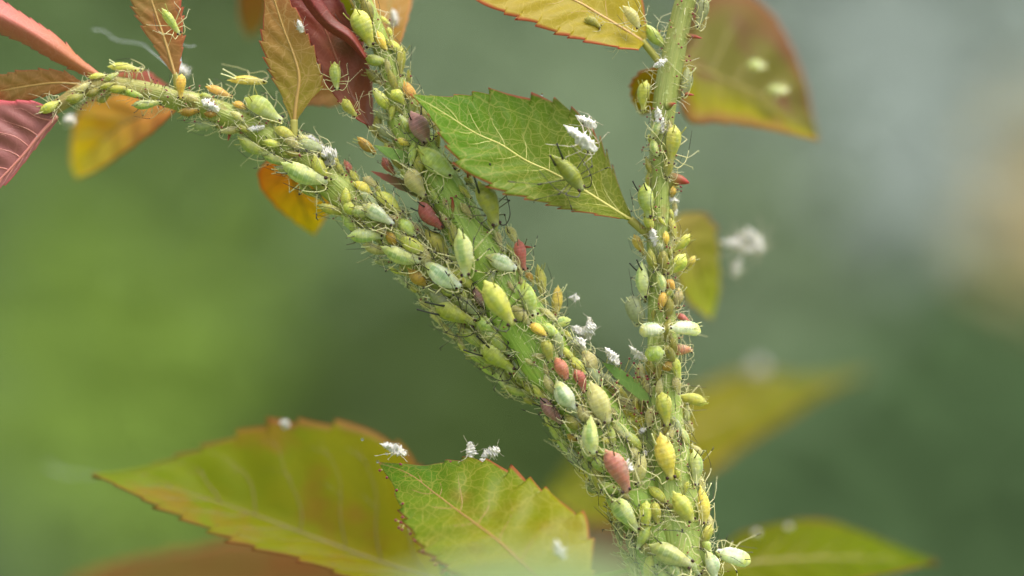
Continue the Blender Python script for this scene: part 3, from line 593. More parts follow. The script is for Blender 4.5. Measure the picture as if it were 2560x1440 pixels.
def body_mesh(wr, hr, mat, rl, seed, dark=.5, skin=False, splay=1.0, legs=True, plump=0.0, nring=44, S=20, shape=None):
    """unit-length aphid body with its six legs: +x head, +z back. wr/hr = half width/height, rl = stem radius in body lengths"""
    r = random.Random(seed); mb = MB(); V = []; bt = []; bv = []
    bend = r.uniform(-.07, .07)
    pk = r.uniform(-.06, .06); PW = r.choice(PWS[:4]) if shape is None else PWS[shape]; lump = r.uniform(.3, 1.0)
    for i in range(nring):
        t = i / (nring - 1); tw = t + pk * math.sin(math.pi * t)
        w = np.interp(tw, PT, PW)
        w = w + plump * .25 * math.sin(math.pi * min(1, max(0, (t - .08) / .62))) * (1 if t < .7 else 0)
        g = 0
        if .12 < t < .93: g = .026 * lump * (.5 + .5 * math.cos(t * 62.0 + 1.6)) * (2.5 if skin else 1)
        for j in range(S):
            a = 2 * math.pi * j / S                      # 0 = back
            y = math.sin(a); z = math.cos(a)
            yy = math.copysign(abs(y) ** .9, y); zz = z * (1 + .10 * math.exp(-(min(a, 2 * math.pi - a) / .3) ** 2)) if z > 0 else z * .72
            k = w * (1 - g * (1 + 1.3 * abs(y) ** 6))
            if skin: k *= (.62 + .38 * math.sin(3 * a + t * 23 + seed) * math.sin(t * 31 + seed * 2)) * (1 + .3 * math.sin(5 * a + t * 17 + seed)) * (1.6 if t > .5 else 1.15)
            arch = .10 * math.sin(math.pi * min(1, t * 1.15)) * hr / .2
            V.append((t - .5 , yy * k * wr + bend * math.sin(math.pi * t), zz * k * hr + arch * .35 + (.012 if t < .1 else 0)))
            bt.append(t); bv.append(min(a, 2 * math.pi - a) / math.pi)
    F = [(i * S + j, (i + 1) * S + j, (i + 1) * S + (j + 1) % S, i * S + (j + 1) % S) for i in range(nring - 1) for j in range(S)]
    F += [tuple(range(S)), tuple((nring - 1) * S + j for j in range(S))[::-1]]
    mb.add(V, F, 0, bt=bt, bv=bv)
    if legs:
        h = hr * .85
        for side in (-1, 1):
            for li, (rx, kx, ky, fx, fy) in enumerate(((.27, .40, .22, .56, .36), (.19, .16, .34, .04, .52), (.10, -.10, .40, -.42, .50))):
                ky *= splay * r.uniform(.85, 1.25); fy *= splay * r.uniform(.8, 1.35); kx += r.uniform(-.1, .1); fx += r.uniform(-.14, .14)
                root = np.array([rx, side * wr * .45, -hr * .4])
                a = min(fy / max(rl, .2), 1.9)
                foot = np.array([fx, side * (rl * math.sin(a) if rl < 6 else fy), -h - (rl - rl * math.cos(a) if rl < 6 else 0)])
                knee = np.array([kx, side * (ky + wr * .25), r.uniform(.0, .16)])
                if r.random() < .32: foot = np.array([fx - .1, side * (fy + .25), r.uniform(-.1, .25)])   # a leg held out
                th = .0108 if not skin else .013; bk = 1.0 if (skin or dark < .7) else 1.7
                mid = knee * .55 + foot * .45 + np.array([0, 0, .02])
                tib = foot * .82 + knee * .18
                mb.tube(cr([root, root * .4 + knee * .6 + np.array([0, 0, .03]), knee], 6), np.linspace(th * 1.25, th, 6), 5, 1)
                dk = dark > r.random()
                mb.tube([knee * .9 + root * .1, knee, knee * .94 + foot * .06], th * 1.08 * (bk if dk else 1), 5, 2 if dk else 1)
                mb.tube([knee, mid, tib], [th * .8, th * .62, th * .6], 5, 1)
                toe = foot + np.array([(-.05 if li == 2 else .05), side * .03, 0])
                mb.tube([tib, foot, toe], [th * .66 * bk, th * .7 * bk, th * .5 * bk], 5, 2 if not skin else 1)
    return mb.mesh('aphid_body', [mat, M_leg if not skin else M_skinleg, M_legk if dark > .3 else M_leg] if not skin else [mat, M_skinleg])

COUNT = [0]; PLACED = []
def place(root, tail, head, hpx, over=None, up=None, on=None, lift=1.0, back=False):
    """put a thing of photo extent tail..head on the nearest stem; returns (length cm, stem radius)"""
    mx, my = (tail[0] + head[0]) / 2, (tail[1] + head[1]) / 2
    c0 = P(mx, my, 0); k, i = stem_near(c0[0], c0[2], on); C = STC[k]; ax, r = C[i, :3], C[i, 3]
    off = c0 - ax; tan = C[min(i + 1, len(C) - 1), :3] - C[max(i - 1, 0), :3]; tan /= np.linalg.norm(tan)
    perp = off - tan * off.dot(tan); perp[1] = 0; dd = np.linalg.norm(perp)
    rr = r + hpx / 500 * lift
    if over is None:
        dep = ax[1] + (1 if back else -1) * math.sqrt(max(0, rr * rr - dd * dd))
    else: dep = over
    T, H = P(tail[0], tail[1], dep), P(head[0], head[1], dep)
    X = H - T; L = np.linalg.norm(X); X /= L
    Z = np.array(up, float) if up is not None else (perp * (1 if dd > 1e-6 else 0) + np.array([0, dep - ax[1] - 1e-4, 0]))
    if up is None and dd > rr: Z = perp + np.array([0, -.35 * dd, 0])
    Z -= X * Z.dot(X); Z /= np.linalg.norm(Z); Y = np.cross(Z, X)
    c = (T + H) / 2
    root.matrix_world = Matrix(((X[0] * L, Y[0] * L, Z[0] * L, c[0]), (X[1] * L, Y[1] * L, Z[1] * L, c[1]), (X[2] * L, Y[2] * L, Z[2] * L, c[2]), (0, 0, 0, 1)))
    PLACED.append((mx, my, max(hpx * 2, math.hypot(head[0] - tail[0], head[1] - tail[1]) * .5)))
    return L, r

def aphid(t, label, tx, ty, hx, hy, w, over=None, up=None, on=None, group=None, plump=0.0, eyes=True, back=False, corn=None, dark=None, splay=1.0, flat=False, clen=1.0, black=False, lift=.9, shape=None, ants=True):
    COUNT[0] += 1; seed = COUNT[0] * 13 + 5; r = random.Random(seed)
    root = empty('aphid', label=label, category='aphid')
    if group: root['group'] = group
    Lpx = math.hypot(hx - tx, hy - ty)
    w = w * .96
    L, sr = place(root, (tx, ty), (hx, hy), w * .45, over, up, on, lift, back)
    wr = w / Lpx / 2; hr = wr * .86
    mat, ct = AM[t]; ct = corn or ct
    rl = 9 if flat else sr / L
    dk = dark if dark is not None else (.8 if ct in ('black', 'dark') else .25)
    body = obj('body', body_mesh(wr, hr, mat, rl, seed, dk, splay=splay, plump=plump, shape=shape), root)
    if black: body.data.materials[1] = M_dark
    for s in (-1, 1):
        me = r.choice(ant_black if black or (ct == 'black' and r.random() < .5) else ant_m)
        if ants: obj('antenna', me, root).scale = (1, s, 1)
        c = obj('cornicle', corn_m[ct], root)
        c.location = (-.27, s * wr * .60, hr * .62); c.rotation_euler = (0, r.uniform(.15, .55), s * -r.uniform(.05, .35)); c.scale = (clen * r.uniform(.8, 1.15),) + (1, 1)
        if eyes:
            e = obj('eye', eye_m, root); e.location = (.435, s * wr * .37, hr * .26)
    return root

SKN = [0]
def skin(label, tx, ty, hx, hy, w, over=None, up=None, group=None, splay=.55, on=None, flat=False):
    SKN[0] += 1; seed = SKN[0] * 31 + 3; r = random.Random(seed)
    root = empty('cast_skin', label=label, category='cast skin')
    if group: root['group'] = group
    Lpx = math.hypot(hx - tx, hy - ty)
    L, sr = place(root, (tx, ty), (hx, hy), w * .6, over, up, on)
    wr = w / Lpx / 2 * 1.3
    obj('body', body_mesh(wr, wr * .8, M_skin, 9 if flat else sr / L, seed, 0, skin=True, splay=splay, nring=34, S=14), root)
    for s in (-1, 1):
        a = obj('antenna', ant_skin[r.randint(0, 2)], root); a.scale = (.6, s * .6, .6); a.location = (.18, 0, 0)
    return root
ant_skin = []
for me in ant_m[:3]:
    m2 = me.copy(); m2.materials.clear(); m2.materials.append(M_skinleg); m2.materials.append(M_skinleg); ant_skin.append(m2)

AB, US, TS, UP = 'arching branch', 'upper stem by the dark red folded leaf', 'thick lower stem', 'slender upright branch'
APH = [
 # --- arching branch
 ('ygreen', 'olive-yellow aphid at the very end of the arching branch, above the mauve leaf', 96, 281, 151, 252, 28),
 ('olive', 'olive aphid tucked second from the end of the arching branch', 163, 250, 212, 235, 26),
 ('olive', 'small olive aphid touching the base of the red serrated leaf', 214, 239, 252, 222, 21),
 ('olive', 'small dull yellow aphid under the rolled pink leaf base', 240, 253, 276, 234, 23),
 ('ygreen', 'yellow-green aphid standing on top of the arching branch beside the rolled pink leaf', 268, 168, 358, 178, 29, dict(up=(0, -.35, 1), corn='pale', clen=.9)),
 ('pale', 'pale green aphid hanging below the branch above the blurred orange leaf', 328, 262, 406, 255, 29),
 ('orange', 'orange aphid lying across the base of the narrow orange leaf', 454, 184, 452, 248, 28, dict(over=-.13, up=(0, -1, .1))),
 ('orange', 'yellow-orange aphid on the branch top next to a bright yellow one', 512, 216, 582, 244, 28, dict(up=(.2, -.5, .8))),
 ('ochre', 'ochre aphid on the branch underside below the orange ones', 443, 280, 500, 277, 26),
 ('ochre', 'tiny ochre aphid against the white cast skin on the branch underside', 508, 284, 543, 287, 21),
 ('ghost', 'glassy olive aphid hanging clear below the arching branch', 470, 306, 545, 312, 32),
 ('yellow', 'bright yellow aphid with long raised antennae on top of the arching branch', 567, 202, 667, 206, 31, dict(up=(0, -.35, 1), corn='pale', clen=1.4)),
 ('orange', 'small deep orange aphid in front of the plump green one', 579, 258, 619, 273, 22),
 ('green', 'plump glossy apple-green aphid on the arching branch beside the yellow-orange leaf', 610, 246, 706, 305, 58, dict(shape=3, plump=.2, up=(.35, -.6, .75))),
 ('green', 'slim green aphid hanging head outward below the arching branch', 594, 338, 668, 388, 35, dict(up=(-.4, -.6, -.5))),
 ('ygreen', 'yellow-green aphid at the foot of the yellow-orange leaf', 683, 317, 744, 349, 33),
 ('green', 'small green aphid up on the narrow orange leaf', 404, 20, 451, 88, 25, dict(over=-.10, up=(.2, -1, 0), flat=True)),
 ('pale', 'pale green aphid with a row of dark green spots below the heaped cast skins', 701, 404, 820, 454, 52),
 ('red', 'rust-red aphid beside the heaped cast skins', 858, 398, 878, 440, 23),
 ('yellow', 'yellow aphid just below the rust-red one', 880, 455, 932, 487, 29),
 ('straw', 'pale amber aphid with a dark eye, head to head with the yellow one', 905, 444, 941, 468, 27, dict(over=-.06)),
 ('ygreen', 'yellow-green translucent aphid facing down the arching branch below the amber one', 938, 480, 1005, 539, 42),
 ('ygreen', 'yellow-green aphid half hidden behind the white-striped one', 857, 503, 903, 541, 32),
 ('white', 'frosty pale aphid with a bold green back stripe on the arching branch', 906, 512, 986, 561, 42),
 ('pale', 'smooth pale green aphid sticking out sideways from the arching branch', 868, 589, 960, 592, 42),
 ('pale', 'pale green aphid with a clear dark eye beside the smooth sideways one', 951, 615, 1054, 654, 44),
 ('green', 'green aphid on the branch, between the frosty striped one and the brown-red one', 990, 547, 1040, 592, 37),
 ('ygreen', 'yellow-green aphid with dark tail tubes next to the upright striped one', 1060, 573, 1124, 652, 47, dict(corn='dark')),
 ('white', 'whitish aphid with a green stripe and long dark tail tubes under the upright striped one', 1058, 649, 1152, 718, 51),
 ('ochre', 'ochre aphid shaded under the branch below the dark-eyed pale one', 1018, 668, 1068, 713, 37),
 ('ochre', 'small ochre aphid behind the smooth sideways pale one', 966, 578, 988, 613, 27),
 # --- upper stem
 ('ygreen', 'large yellow-green pointed aphid high on the upper stem', 888, 22, 931, 119, 58),
 ('green', 'long-legged green aphid sitting alone on the dark red folded leaf', 836, 154, 843, 226, 31, dict(over=-.06, up=(.1, -1, 0), flat=True)),
 ('green', 'green ringed aphid lying across the stem below the large pointed one', 912, 145, 974, 156, 31),
 ('ygreen', 'yellow-green aphid clinging upright to the stem edge under the brown leaf', 1003, 113, 1001, 193, 28),
 ('olive', 'olive translucent aphid under the green ringed one', 914, 171, 963, 205, 36),
 ('ygreen', 'yellow-green aphid facing up the upper stem', 980, 279, 934, 222, 35),
 ('olive', 'olive aphid on the edge of the dark red folded leaf', 857, 247, 893, 291, 28, dict(over=-.08, up=(-.2, -1, 0))),
 ('orange', 'bright orange-yellow aphid behind the tip of the sharp green leaf', 1008, 200, 1044, 264, 34),
 ('ygreen', 'yellow-green aphid beside the bright orange-yellow one', 978, 226, 1015, 264, 33),
 ('olive', 'dull ochre-olive aphid at the foot of the dark red folded leaf', 951, 281, 943, 343, 28),
 ('mauve', 'large dusty mauve aphid with black legs by the tip of the sharp green leaf', 1026, 277, 1068, 358, 52, dict(black=True)),
 ('ochre', 'amber aphid hanging on the stem edge above the green stipule', 892, 340, 940, 384, 33, dict(over=-.08)),
 ('yellow', 'tiny yellow aphid between the mauve one and the green stipule', 993, 346, 1025, 363, 21),
 ('orange', 'small orange aphid beside the large pointed one', 943, 77, 968, 127, 25),
 ('straw', 'pale straw aphid with dark back line beside the brown-red one', 1022, 419, 1064, 494, 52),
 ('green', 'large clear green aphid against the lower tip of the sharp leaf', 1045, 364, 1135, 436, 56),
 ('red', 'red-brown ringed aphid with black tail tubes in the fork', 1048, 500, 1108, 572, 47, dict(corn='black', black=True)),
 ('red', 'dark red aphid below the green stipule', 957, 392, 989, 437, 31),
 ('pale', 'upright pale green aphid with a narrow green back stripe, tail pointing up', 1147, 570, 1166, 695, 52, dict(over=-.24)),
 ('mauve', 'wine-red ringed aphid half hidden beside the big yellow-green one', 1180, 706, 1217, 772, 36),
 ('straw', 'tiny beige aphid beside the thin brown thorn', 1151, 506, 1181, 548, 20),
 ('greenb', 'large olive-green aphid with long upright black tail tubes', 1195, 452, 1242, 568, 56, dict(clen=2.0, black=True, over=-.17, up=(.45, -1, .1))),
 ('ygreen', 'tiny round yellow-green aphid by the sharp leaf edge', 1158, 443, 1186, 461, 24),
 # --- on the sharp leaf
 ('leaf', 'dark green black-legged aphid resting on the veined sharp leaf', 1377, 386, 1458, 478, 45, dict(over=-.24, up=(.25, -1, .1), flat=True, black=True, clen=1.3, splay=1.25)),
 # --- thick lower stem
 ('white', 'whitish aphid with yellow rear lying across the bright green stem', 1214, 638, 1292, 674, 44),
 ('ygreen', 'big bright yellow-green aphid with a ragged flank on the thick stem', 1210, 700, 1285, 813, 60, dict(black=True, over=-.27)),
 ('green', 'smooth green aphid with white tail marks next to the bright yellow one', 1308, 700, 1337, 793, 48),
 ('yellow', 'bright yellow aphid standing out from the stem beside crumpled white skins', 1394, 711, 1387, 801, 36),
 ('greenb', 'green aphid with black tail tubes jutting out from the stem', 1086, 760, 1192, 810, 49, dict(clen=1.9, black=True)),
 ('green', 'green aphid with black knees just below the big bright yellow-green one', 1190, 793, 1242, 834, 38),
 ('pale', 'small pale green aphid with its tail toward the white skins', 1428, 799, 1368, 824, 29),
 ('orange', 'small orange-yellow aphid across the stem below the smooth green one', 1318, 807, 1367, 840, 27),
 ('ygreen', 'yellow-green pointed aphid in the middle of the thick stem', 1266, 823, 1327, 898, 46),
 ('olive', 'glassy olive aphid next to the first red one', 1359, 848, 1376, 908, 32),
 ('greenb', 'green aphid with one long dark tail tube jutting from the stem edge', 1202, 860, 1287, 930, 50, dict(clen=1.9, black=True)),
 ('green', 'green shiny aphid directly above the wine-coloured one', 1316, 901, 1364, 965, 46),
 ('red', 'red aphid above the whitish striped one', 1387, 892, 1418, 951, 36),
 ('red', 'rose-red aphid next to the large straw striped one', 1436, 923, 1461, 983, 32),
 ('red', 'coral-pink aphid on the stem edge among pale legs', 1295, 598, 1313, 678, 34, dict(over=-.14, up=(.6, -1, 0))),
 ('ygreen', 'pale yellow-green aphid on the stem edge below the coral-pink one', 1342, 660, 1356, 740, 36),
 ('orange', 'small orange aphid under the coral-pink one', 1312, 681, 1335, 708, 23),
 ('straw', 'straw-coloured glassy aphid below the heaped cast skins of the thick stem', 1453, 871, 1489, 933, 46),
 ('straw', 'straw glassy aphid on the edge under the black-tubed olive one', 1262, 566, 1290, 608, 32),
 ('mauve', 'wine-coloured aphid on the shaded edge of the thick stem', 1350, 990, 1408, 1060, 38),
 ('white', 'whitish green ringed aphid between the red ones', 1389, 946, 1439, 1023, 50),
 ('olive', 'olive-green aphid half under the whitish ringed one', 1413, 1035, 1455, 1075, 36),
 ('pale', 'slim pale aphid with a dark green stripe and blunt pale tail', 1478, 1038, 1485, 1137, 44, dict(over=-.26)),
 ('straw', 'large straw-coloured striped aphid next to the slim striped one', 1474, 952, 1521, 1060, 58),
 ('salmon', 'large salmon-pink ringed aphid beside a white cast skin', 1511, 1122, 1570, 1233, 56, dict(over=-.25)),
 ('ghost', 'ghostly pale green aphid hanging off the stem above another', 1419, 1115, 1468, 1177, 42),
 ('ghost', 'ghostly pale green aphid lowest on the stem edge', 1463, 1204, 1508, 1232, 32),
 ('pale', 'plump pale green ringed aphid on the shaded stem edge below the salmon one', 1533, 1244, 1597, 1330, 55),
 ('green', 'green aphid partly hidden behind the salmon-pink one', 1484, 1138, 1512, 1182, 36),
 ('pale', 'pale green spotted aphid lying across the joined stems near the bottom', 1620, 1361, 1734, 1415, 54),
 ('ygreen', 'small yellow-green aphid on the join of the stems', 1636, 1252, 1645, 1312, 31),
 ('ochre', 'tiny ochre aphid under the olive-green one', 1416, 1084, 1452, 1101, 25),
 ('yellow', 'tiny yellow aphid under the large straw one', 1503, 1094, 1528, 1110, 17),
 # --- upright branch
 ('ygreen', 'glossy yellow-green aphid on the joined stem above the spotted one', 1681, 1227, 1733, 1306, 48),
 ('yellow', 'large pale yellow ringed aphid on the front of the upright branch', 1650, 1079, 1680, 1201, 54),
 ('ygreen', 'yellow-green aphid with a dark stripe above the large pale yellow one', 1654, 979, 1668, 1068, 43),
 ('ygreen', 'lime aphid sticking straight out of the upright branch', 1770, 1010, 1683, 992, 33),
 ('pale', 'pale green bumpy aphid with dark eye and tail tubes on the branch edge', 1732, 1123, 1738, 1217, 41),
 ('yellow', 'pale yellow long-legged aphid below the bumpy green one', 1749, 1212, 1760, 1313, 40),
 ('pale', 'pale green aphid squeezed between the large pale yellow one and the bumpy one', 1692, 1082, 1712, 1178, 41, dict(over=-.02)),
 ('white', 'round cream-yellow aphid with a dark tail tube low on the joined stem', 1876, 1407, 1790, 1378, 50, dict(shape=4, splay=1.4)),
 ('white', 'frosty striped aphid at the foot of the joined stem', 1763, 1375, 1788, 1448, 42),
 ('green', 'small green aphid above the frosty striped one at the foot', 1754, 1350, 1777, 1380, 25),
 ('yellow', 'straw-yellow aphid with a dark eye below the leaf stalk of the sharp leaf', 1586, 585, 1614, 638, 31),
 ('orange', 'tiny orange aphid on the upright branch near the top of the colony', 1664, 576, 1667, 614, 20),
 ('ygreen', 'lime aphid with its tail out over the hidden green leaf', 1724, 584, 1678, 629, 31),
 ('ygreen', 'bright yellow-green long-legged aphid just under the lime one', 1713, 634, 1669, 687, 43),
 ('pale', 'pale green aphid with two long black tail tubes on the edge of the upright branch', 1606, 653, 1614, 748, 42, dict(corn='black', clen=1.3)),
 ('ghost', 'large round glassy green aphid under the black-tubed one', 1580, 738, 1604, 812, 56, dict(shape=4, splay=1.2)),
 ('orange', 'small amber aphid head down on the middle of the upright branch', 1660, 726, 1650, 776, 25),
 ('straw', 'straw-coloured aphid beside the small amber one', 1697, 714, 1690, 773, 32),
 ('white', 'round mint-white aphid with a yellow belly, its twin facing it', 1598, 831, 1662, 826, 48, dict(shape=4, over=-.2, up=(0, -.3, 1), splay=1.7, corn='pale')),
 ('white', 'longer mint-white aphid facing its round twin', 1752, 831, 1672, 822, 47, dict(shape=4, over=-.18, up=(0, -.3, 1), splay=1.7, corn='pale')),
 ('red', 'slim coral-red aphid behind the longer mint-white one', 1689, 785, 1728, 807, 20),
 ('salmon', 'reddish aphid lying across the branch below the mint-white pair', 1675, 879, 1733, 875, 31),
 ('green', 'little round green aphid like a bead next to a white skin', 1612, 886, 1662, 880, 40, dict(shape=4, over=-.17)),
 ('ochre', 'ochre aphid under the reddish one', 1652, 926, 1682, 904, 27),
 ('ygreen', 'yellow-green aphid on the branch edge under the reddish one', 1683, 892, 1701, 952, 31),
 ('straw', 'straw aphid with a dark eye on the branch edge above the green stipule', 1599, 903, 1614, 968, 35),
 ('yellow', 'small yellow aphid behind the bright long-legged one', 1737, 638, 1714, 672, 23, dict(over=.04)),
 ('orange', 'orange aphid under the head of the bright long-legged one', 1664, 698, 1687, 724, 25),
 ('ghost', 'tiny glassy green aphid on the branch face near the tiny orange one', 1648, 603, 1650, 638, 23),
 ('straw', 'straw aphid on the branch edge above the lime outstretched one', 1687, 938, 1699, 988, 27),
 ('green', 'bright green aphid between the pink-edged leaf and the upright branch', 1615, 58, 1665, 119, 38),
 ('ghost', 'glassy green aphid at the top of the upright branch', 1757, -14, 1741, 73, 42),
 ('ygreen', 'sunny yellow-green aphid with a green stripe above the hooked thorn', 1686, 311, 1674, 415, 44),
 ('green', 'green aphid with two black tail tubes beside the stalk of the sharp leaf', 1612, 456, 1623, 547, 46, dict(corn='black', clen=1.2)),
 ('ygreen', 'yellow translucent aphid on the small rusty leaf', 1618, 200, 1610, 282, 41, dict(over=.0)),
 ('ghost', 'mint glassy aphid behind the upright branch opposite the small rusty leaf', 1717, 166, 1705, 243, 42, dict(over=.0)),
 ('ochre', 'amber aphid under the hooked thorn', 1683, 464, 1679, 494, 22),
 ('olive', 'olive aphid lying on the yellow pink-edged leaf', 1460, 46, 1503, 69, 26, dict(over=-.1, up=(0, -1, .2), flat=True)),
 ('olive', 'olive aphid near the lower edge of the yellow pink-edged leaf', 1519, 104, 1564, 113, 24, dict(over=-.08, up=(0, -1, .2), flat=True)),
 ('straw', 'straw glassy aphid at the stalk end of the yellow pink-edged leaf', 1556, 14, 1599, 72, 32, dict(over=-.1, up=(.2, -1, 0), flat=True)),
 ('pale', 'blurred mint aphid on the olive and rust leaf, near its middle rib', 1865, 165, 1915, 168, 34, dict(over=.98, up=(0, -.6, .8), flat=True)),
 ('pale', 'blurred mint aphid on the olive and rust leaf, near its tip', 1912, 232, 1972, 226, 36, dict(over=1.0, up=(0, -.6, .8), flat=True)),
]
for a in APH:
    kw = a[7] if len(a) > 7 else {}
    aphid(*a[:7], **kw)

# smaller aphids crowding the gaps along the stems
CLEAR = [((1120, 470), 36), ((1200, 600), 34), ((1225, 660), 30), ((1560, 1130), 30), ((1600, 1230), 38), ((1655, 230), 60), ((1650, 480), 40), ((1700, 90), 60), ((845, 465), 36), ((1655, 1330), 40), ((390, 230), 40), ((1720, 1350), 30), ((650, 335), 28), ((760, 400), 26), ((1165, 545), 30)]
CN = {'straw': 'straw-coloured', 'olive': 'olive', 'green': 'green', 'ghost': 'glassy green', 'ygreen': 'yellow-green', 'ochre': 'ochre', 'pale': 'pale green'}
ANCH = {}
for a in APH:
    w = a[1].split(' aphid')[0] + ' aphid'
    ANCH.setdefault(w, []).append(((a[2] + a[4]) / 2, (a[3] + a[5]) / 2))
ANCH = [(w, p[0]) for w, p in ANCH.items() if len(p) == 1 and 3 <= len(w.split()) <= 7 and not w.startswith(('tiny', 'small'))]
def fill(k, i0, i1, n, lo, hi, types, spread=1.25, gap=.62):
    C = STC[k]; made = 0; tries = 0
    while made < n and tries < n * 60:
        tries += 1
        i = rng.randint(int(i0 * len(C)), int(i1 * len(C)) - 2); u = rng.uniform(-spread, spread)
        tan = C[i + 1, :3] - C[i, :3]; tan /= np.linalg.norm(tan); pr = np.array([-tan[2], 0, tan[0]])
        p = C[i, :3] + pr * C[i, 3] * u
        x, y = p[0] * 500 + 1280, 720 - p[2] * 500
        if not (-10 < x < 2570 and -10 < y < 1440): continue
        if any(math.hypot(x - c[0], y - c[1]) < rr for c, rr in CLEAR): continue
        L = rng.uniform(lo, hi)
        if any(math.hypot(x - q[0], y - q[1]) < (q[2] + L * .3) * gap for q in PLACED): continue
        a = math.atan2(-tan[2], tan[0]) + rng.gauss(0, .35) + (math.pi if rng.random() < .12 else 0)
        dx, dy = math.cos(a) * L / 2, math.sin(a) * L / 2; t = rng.choice(types)
        w = min(ANCH, key=lambda q: math.hypot(q[1][0] - x, q[1][1] - y))[0]
        aphid(t, ('tiny ' if L < 42 else 'small ') + CN[t] + ' aphid wedged in beside the ' + w, x - dx, y - dy, x + dx, y + dy, L * rng.uniform(.34, .46), on=k, splay=.7, ants=L > 55,
              group='small aphids crowding the gaps on the stems', eyes=L > 45, lift=.75)
        made += 1
fill('arch', .16, .5, 14, 32, 60, ['olive', 'ygreen', 'straw', 'green'])
fill('arch', .48, 1, 40, 60, 92, ['straw', 'olive', 'green', 'ghost', 'ygreen', 'pale', 'green'], 1.4, .46)
fill('arch', .5, 1, 22, 36, 54, ['straw', 'olive', 'ghost', 'ygreen'], 1.45, .55)
fill('mid', .0, .12, 22, 52, 78, ['straw', 'olive', 'ygreen', 'ghost', 'green'], 1.35, .48)
fill('mid', .04, .12, 14, 40, 64, ['straw', 'olive', 'ygreen', 'ghost', 'green'], 1.7, .5)
fill('mid', .0, .12, 12, 32, 48, ['straw', 'olive', 'ygreen'], 1.35)
fill('mid', .1, .26, 44, 60, 92, ['straw', 'olive', 'green', 'ghost', 'ygreen', 'pale', 'green'], 1.25, .46)
fill('mid', .1, .26, 20, 36, 54, ['straw', 'olive', 'ygreen', 'straw'], 1.3, .55)
fill('mid', .165, .27, 26, 44, 74, ['green', 'ygreen', 'straw', 'pale', 'olive'], .95, .42)
fill('right', .25, 1, 28, 48, 72, ['straw', 'ghost', 'ygreen', 'pale', 'olive'], 1.4, .5)
fill('right', .25, 1, 16, 30, 44, ['straw', 'ygreen', 'straw', 'olive'], 1.4)

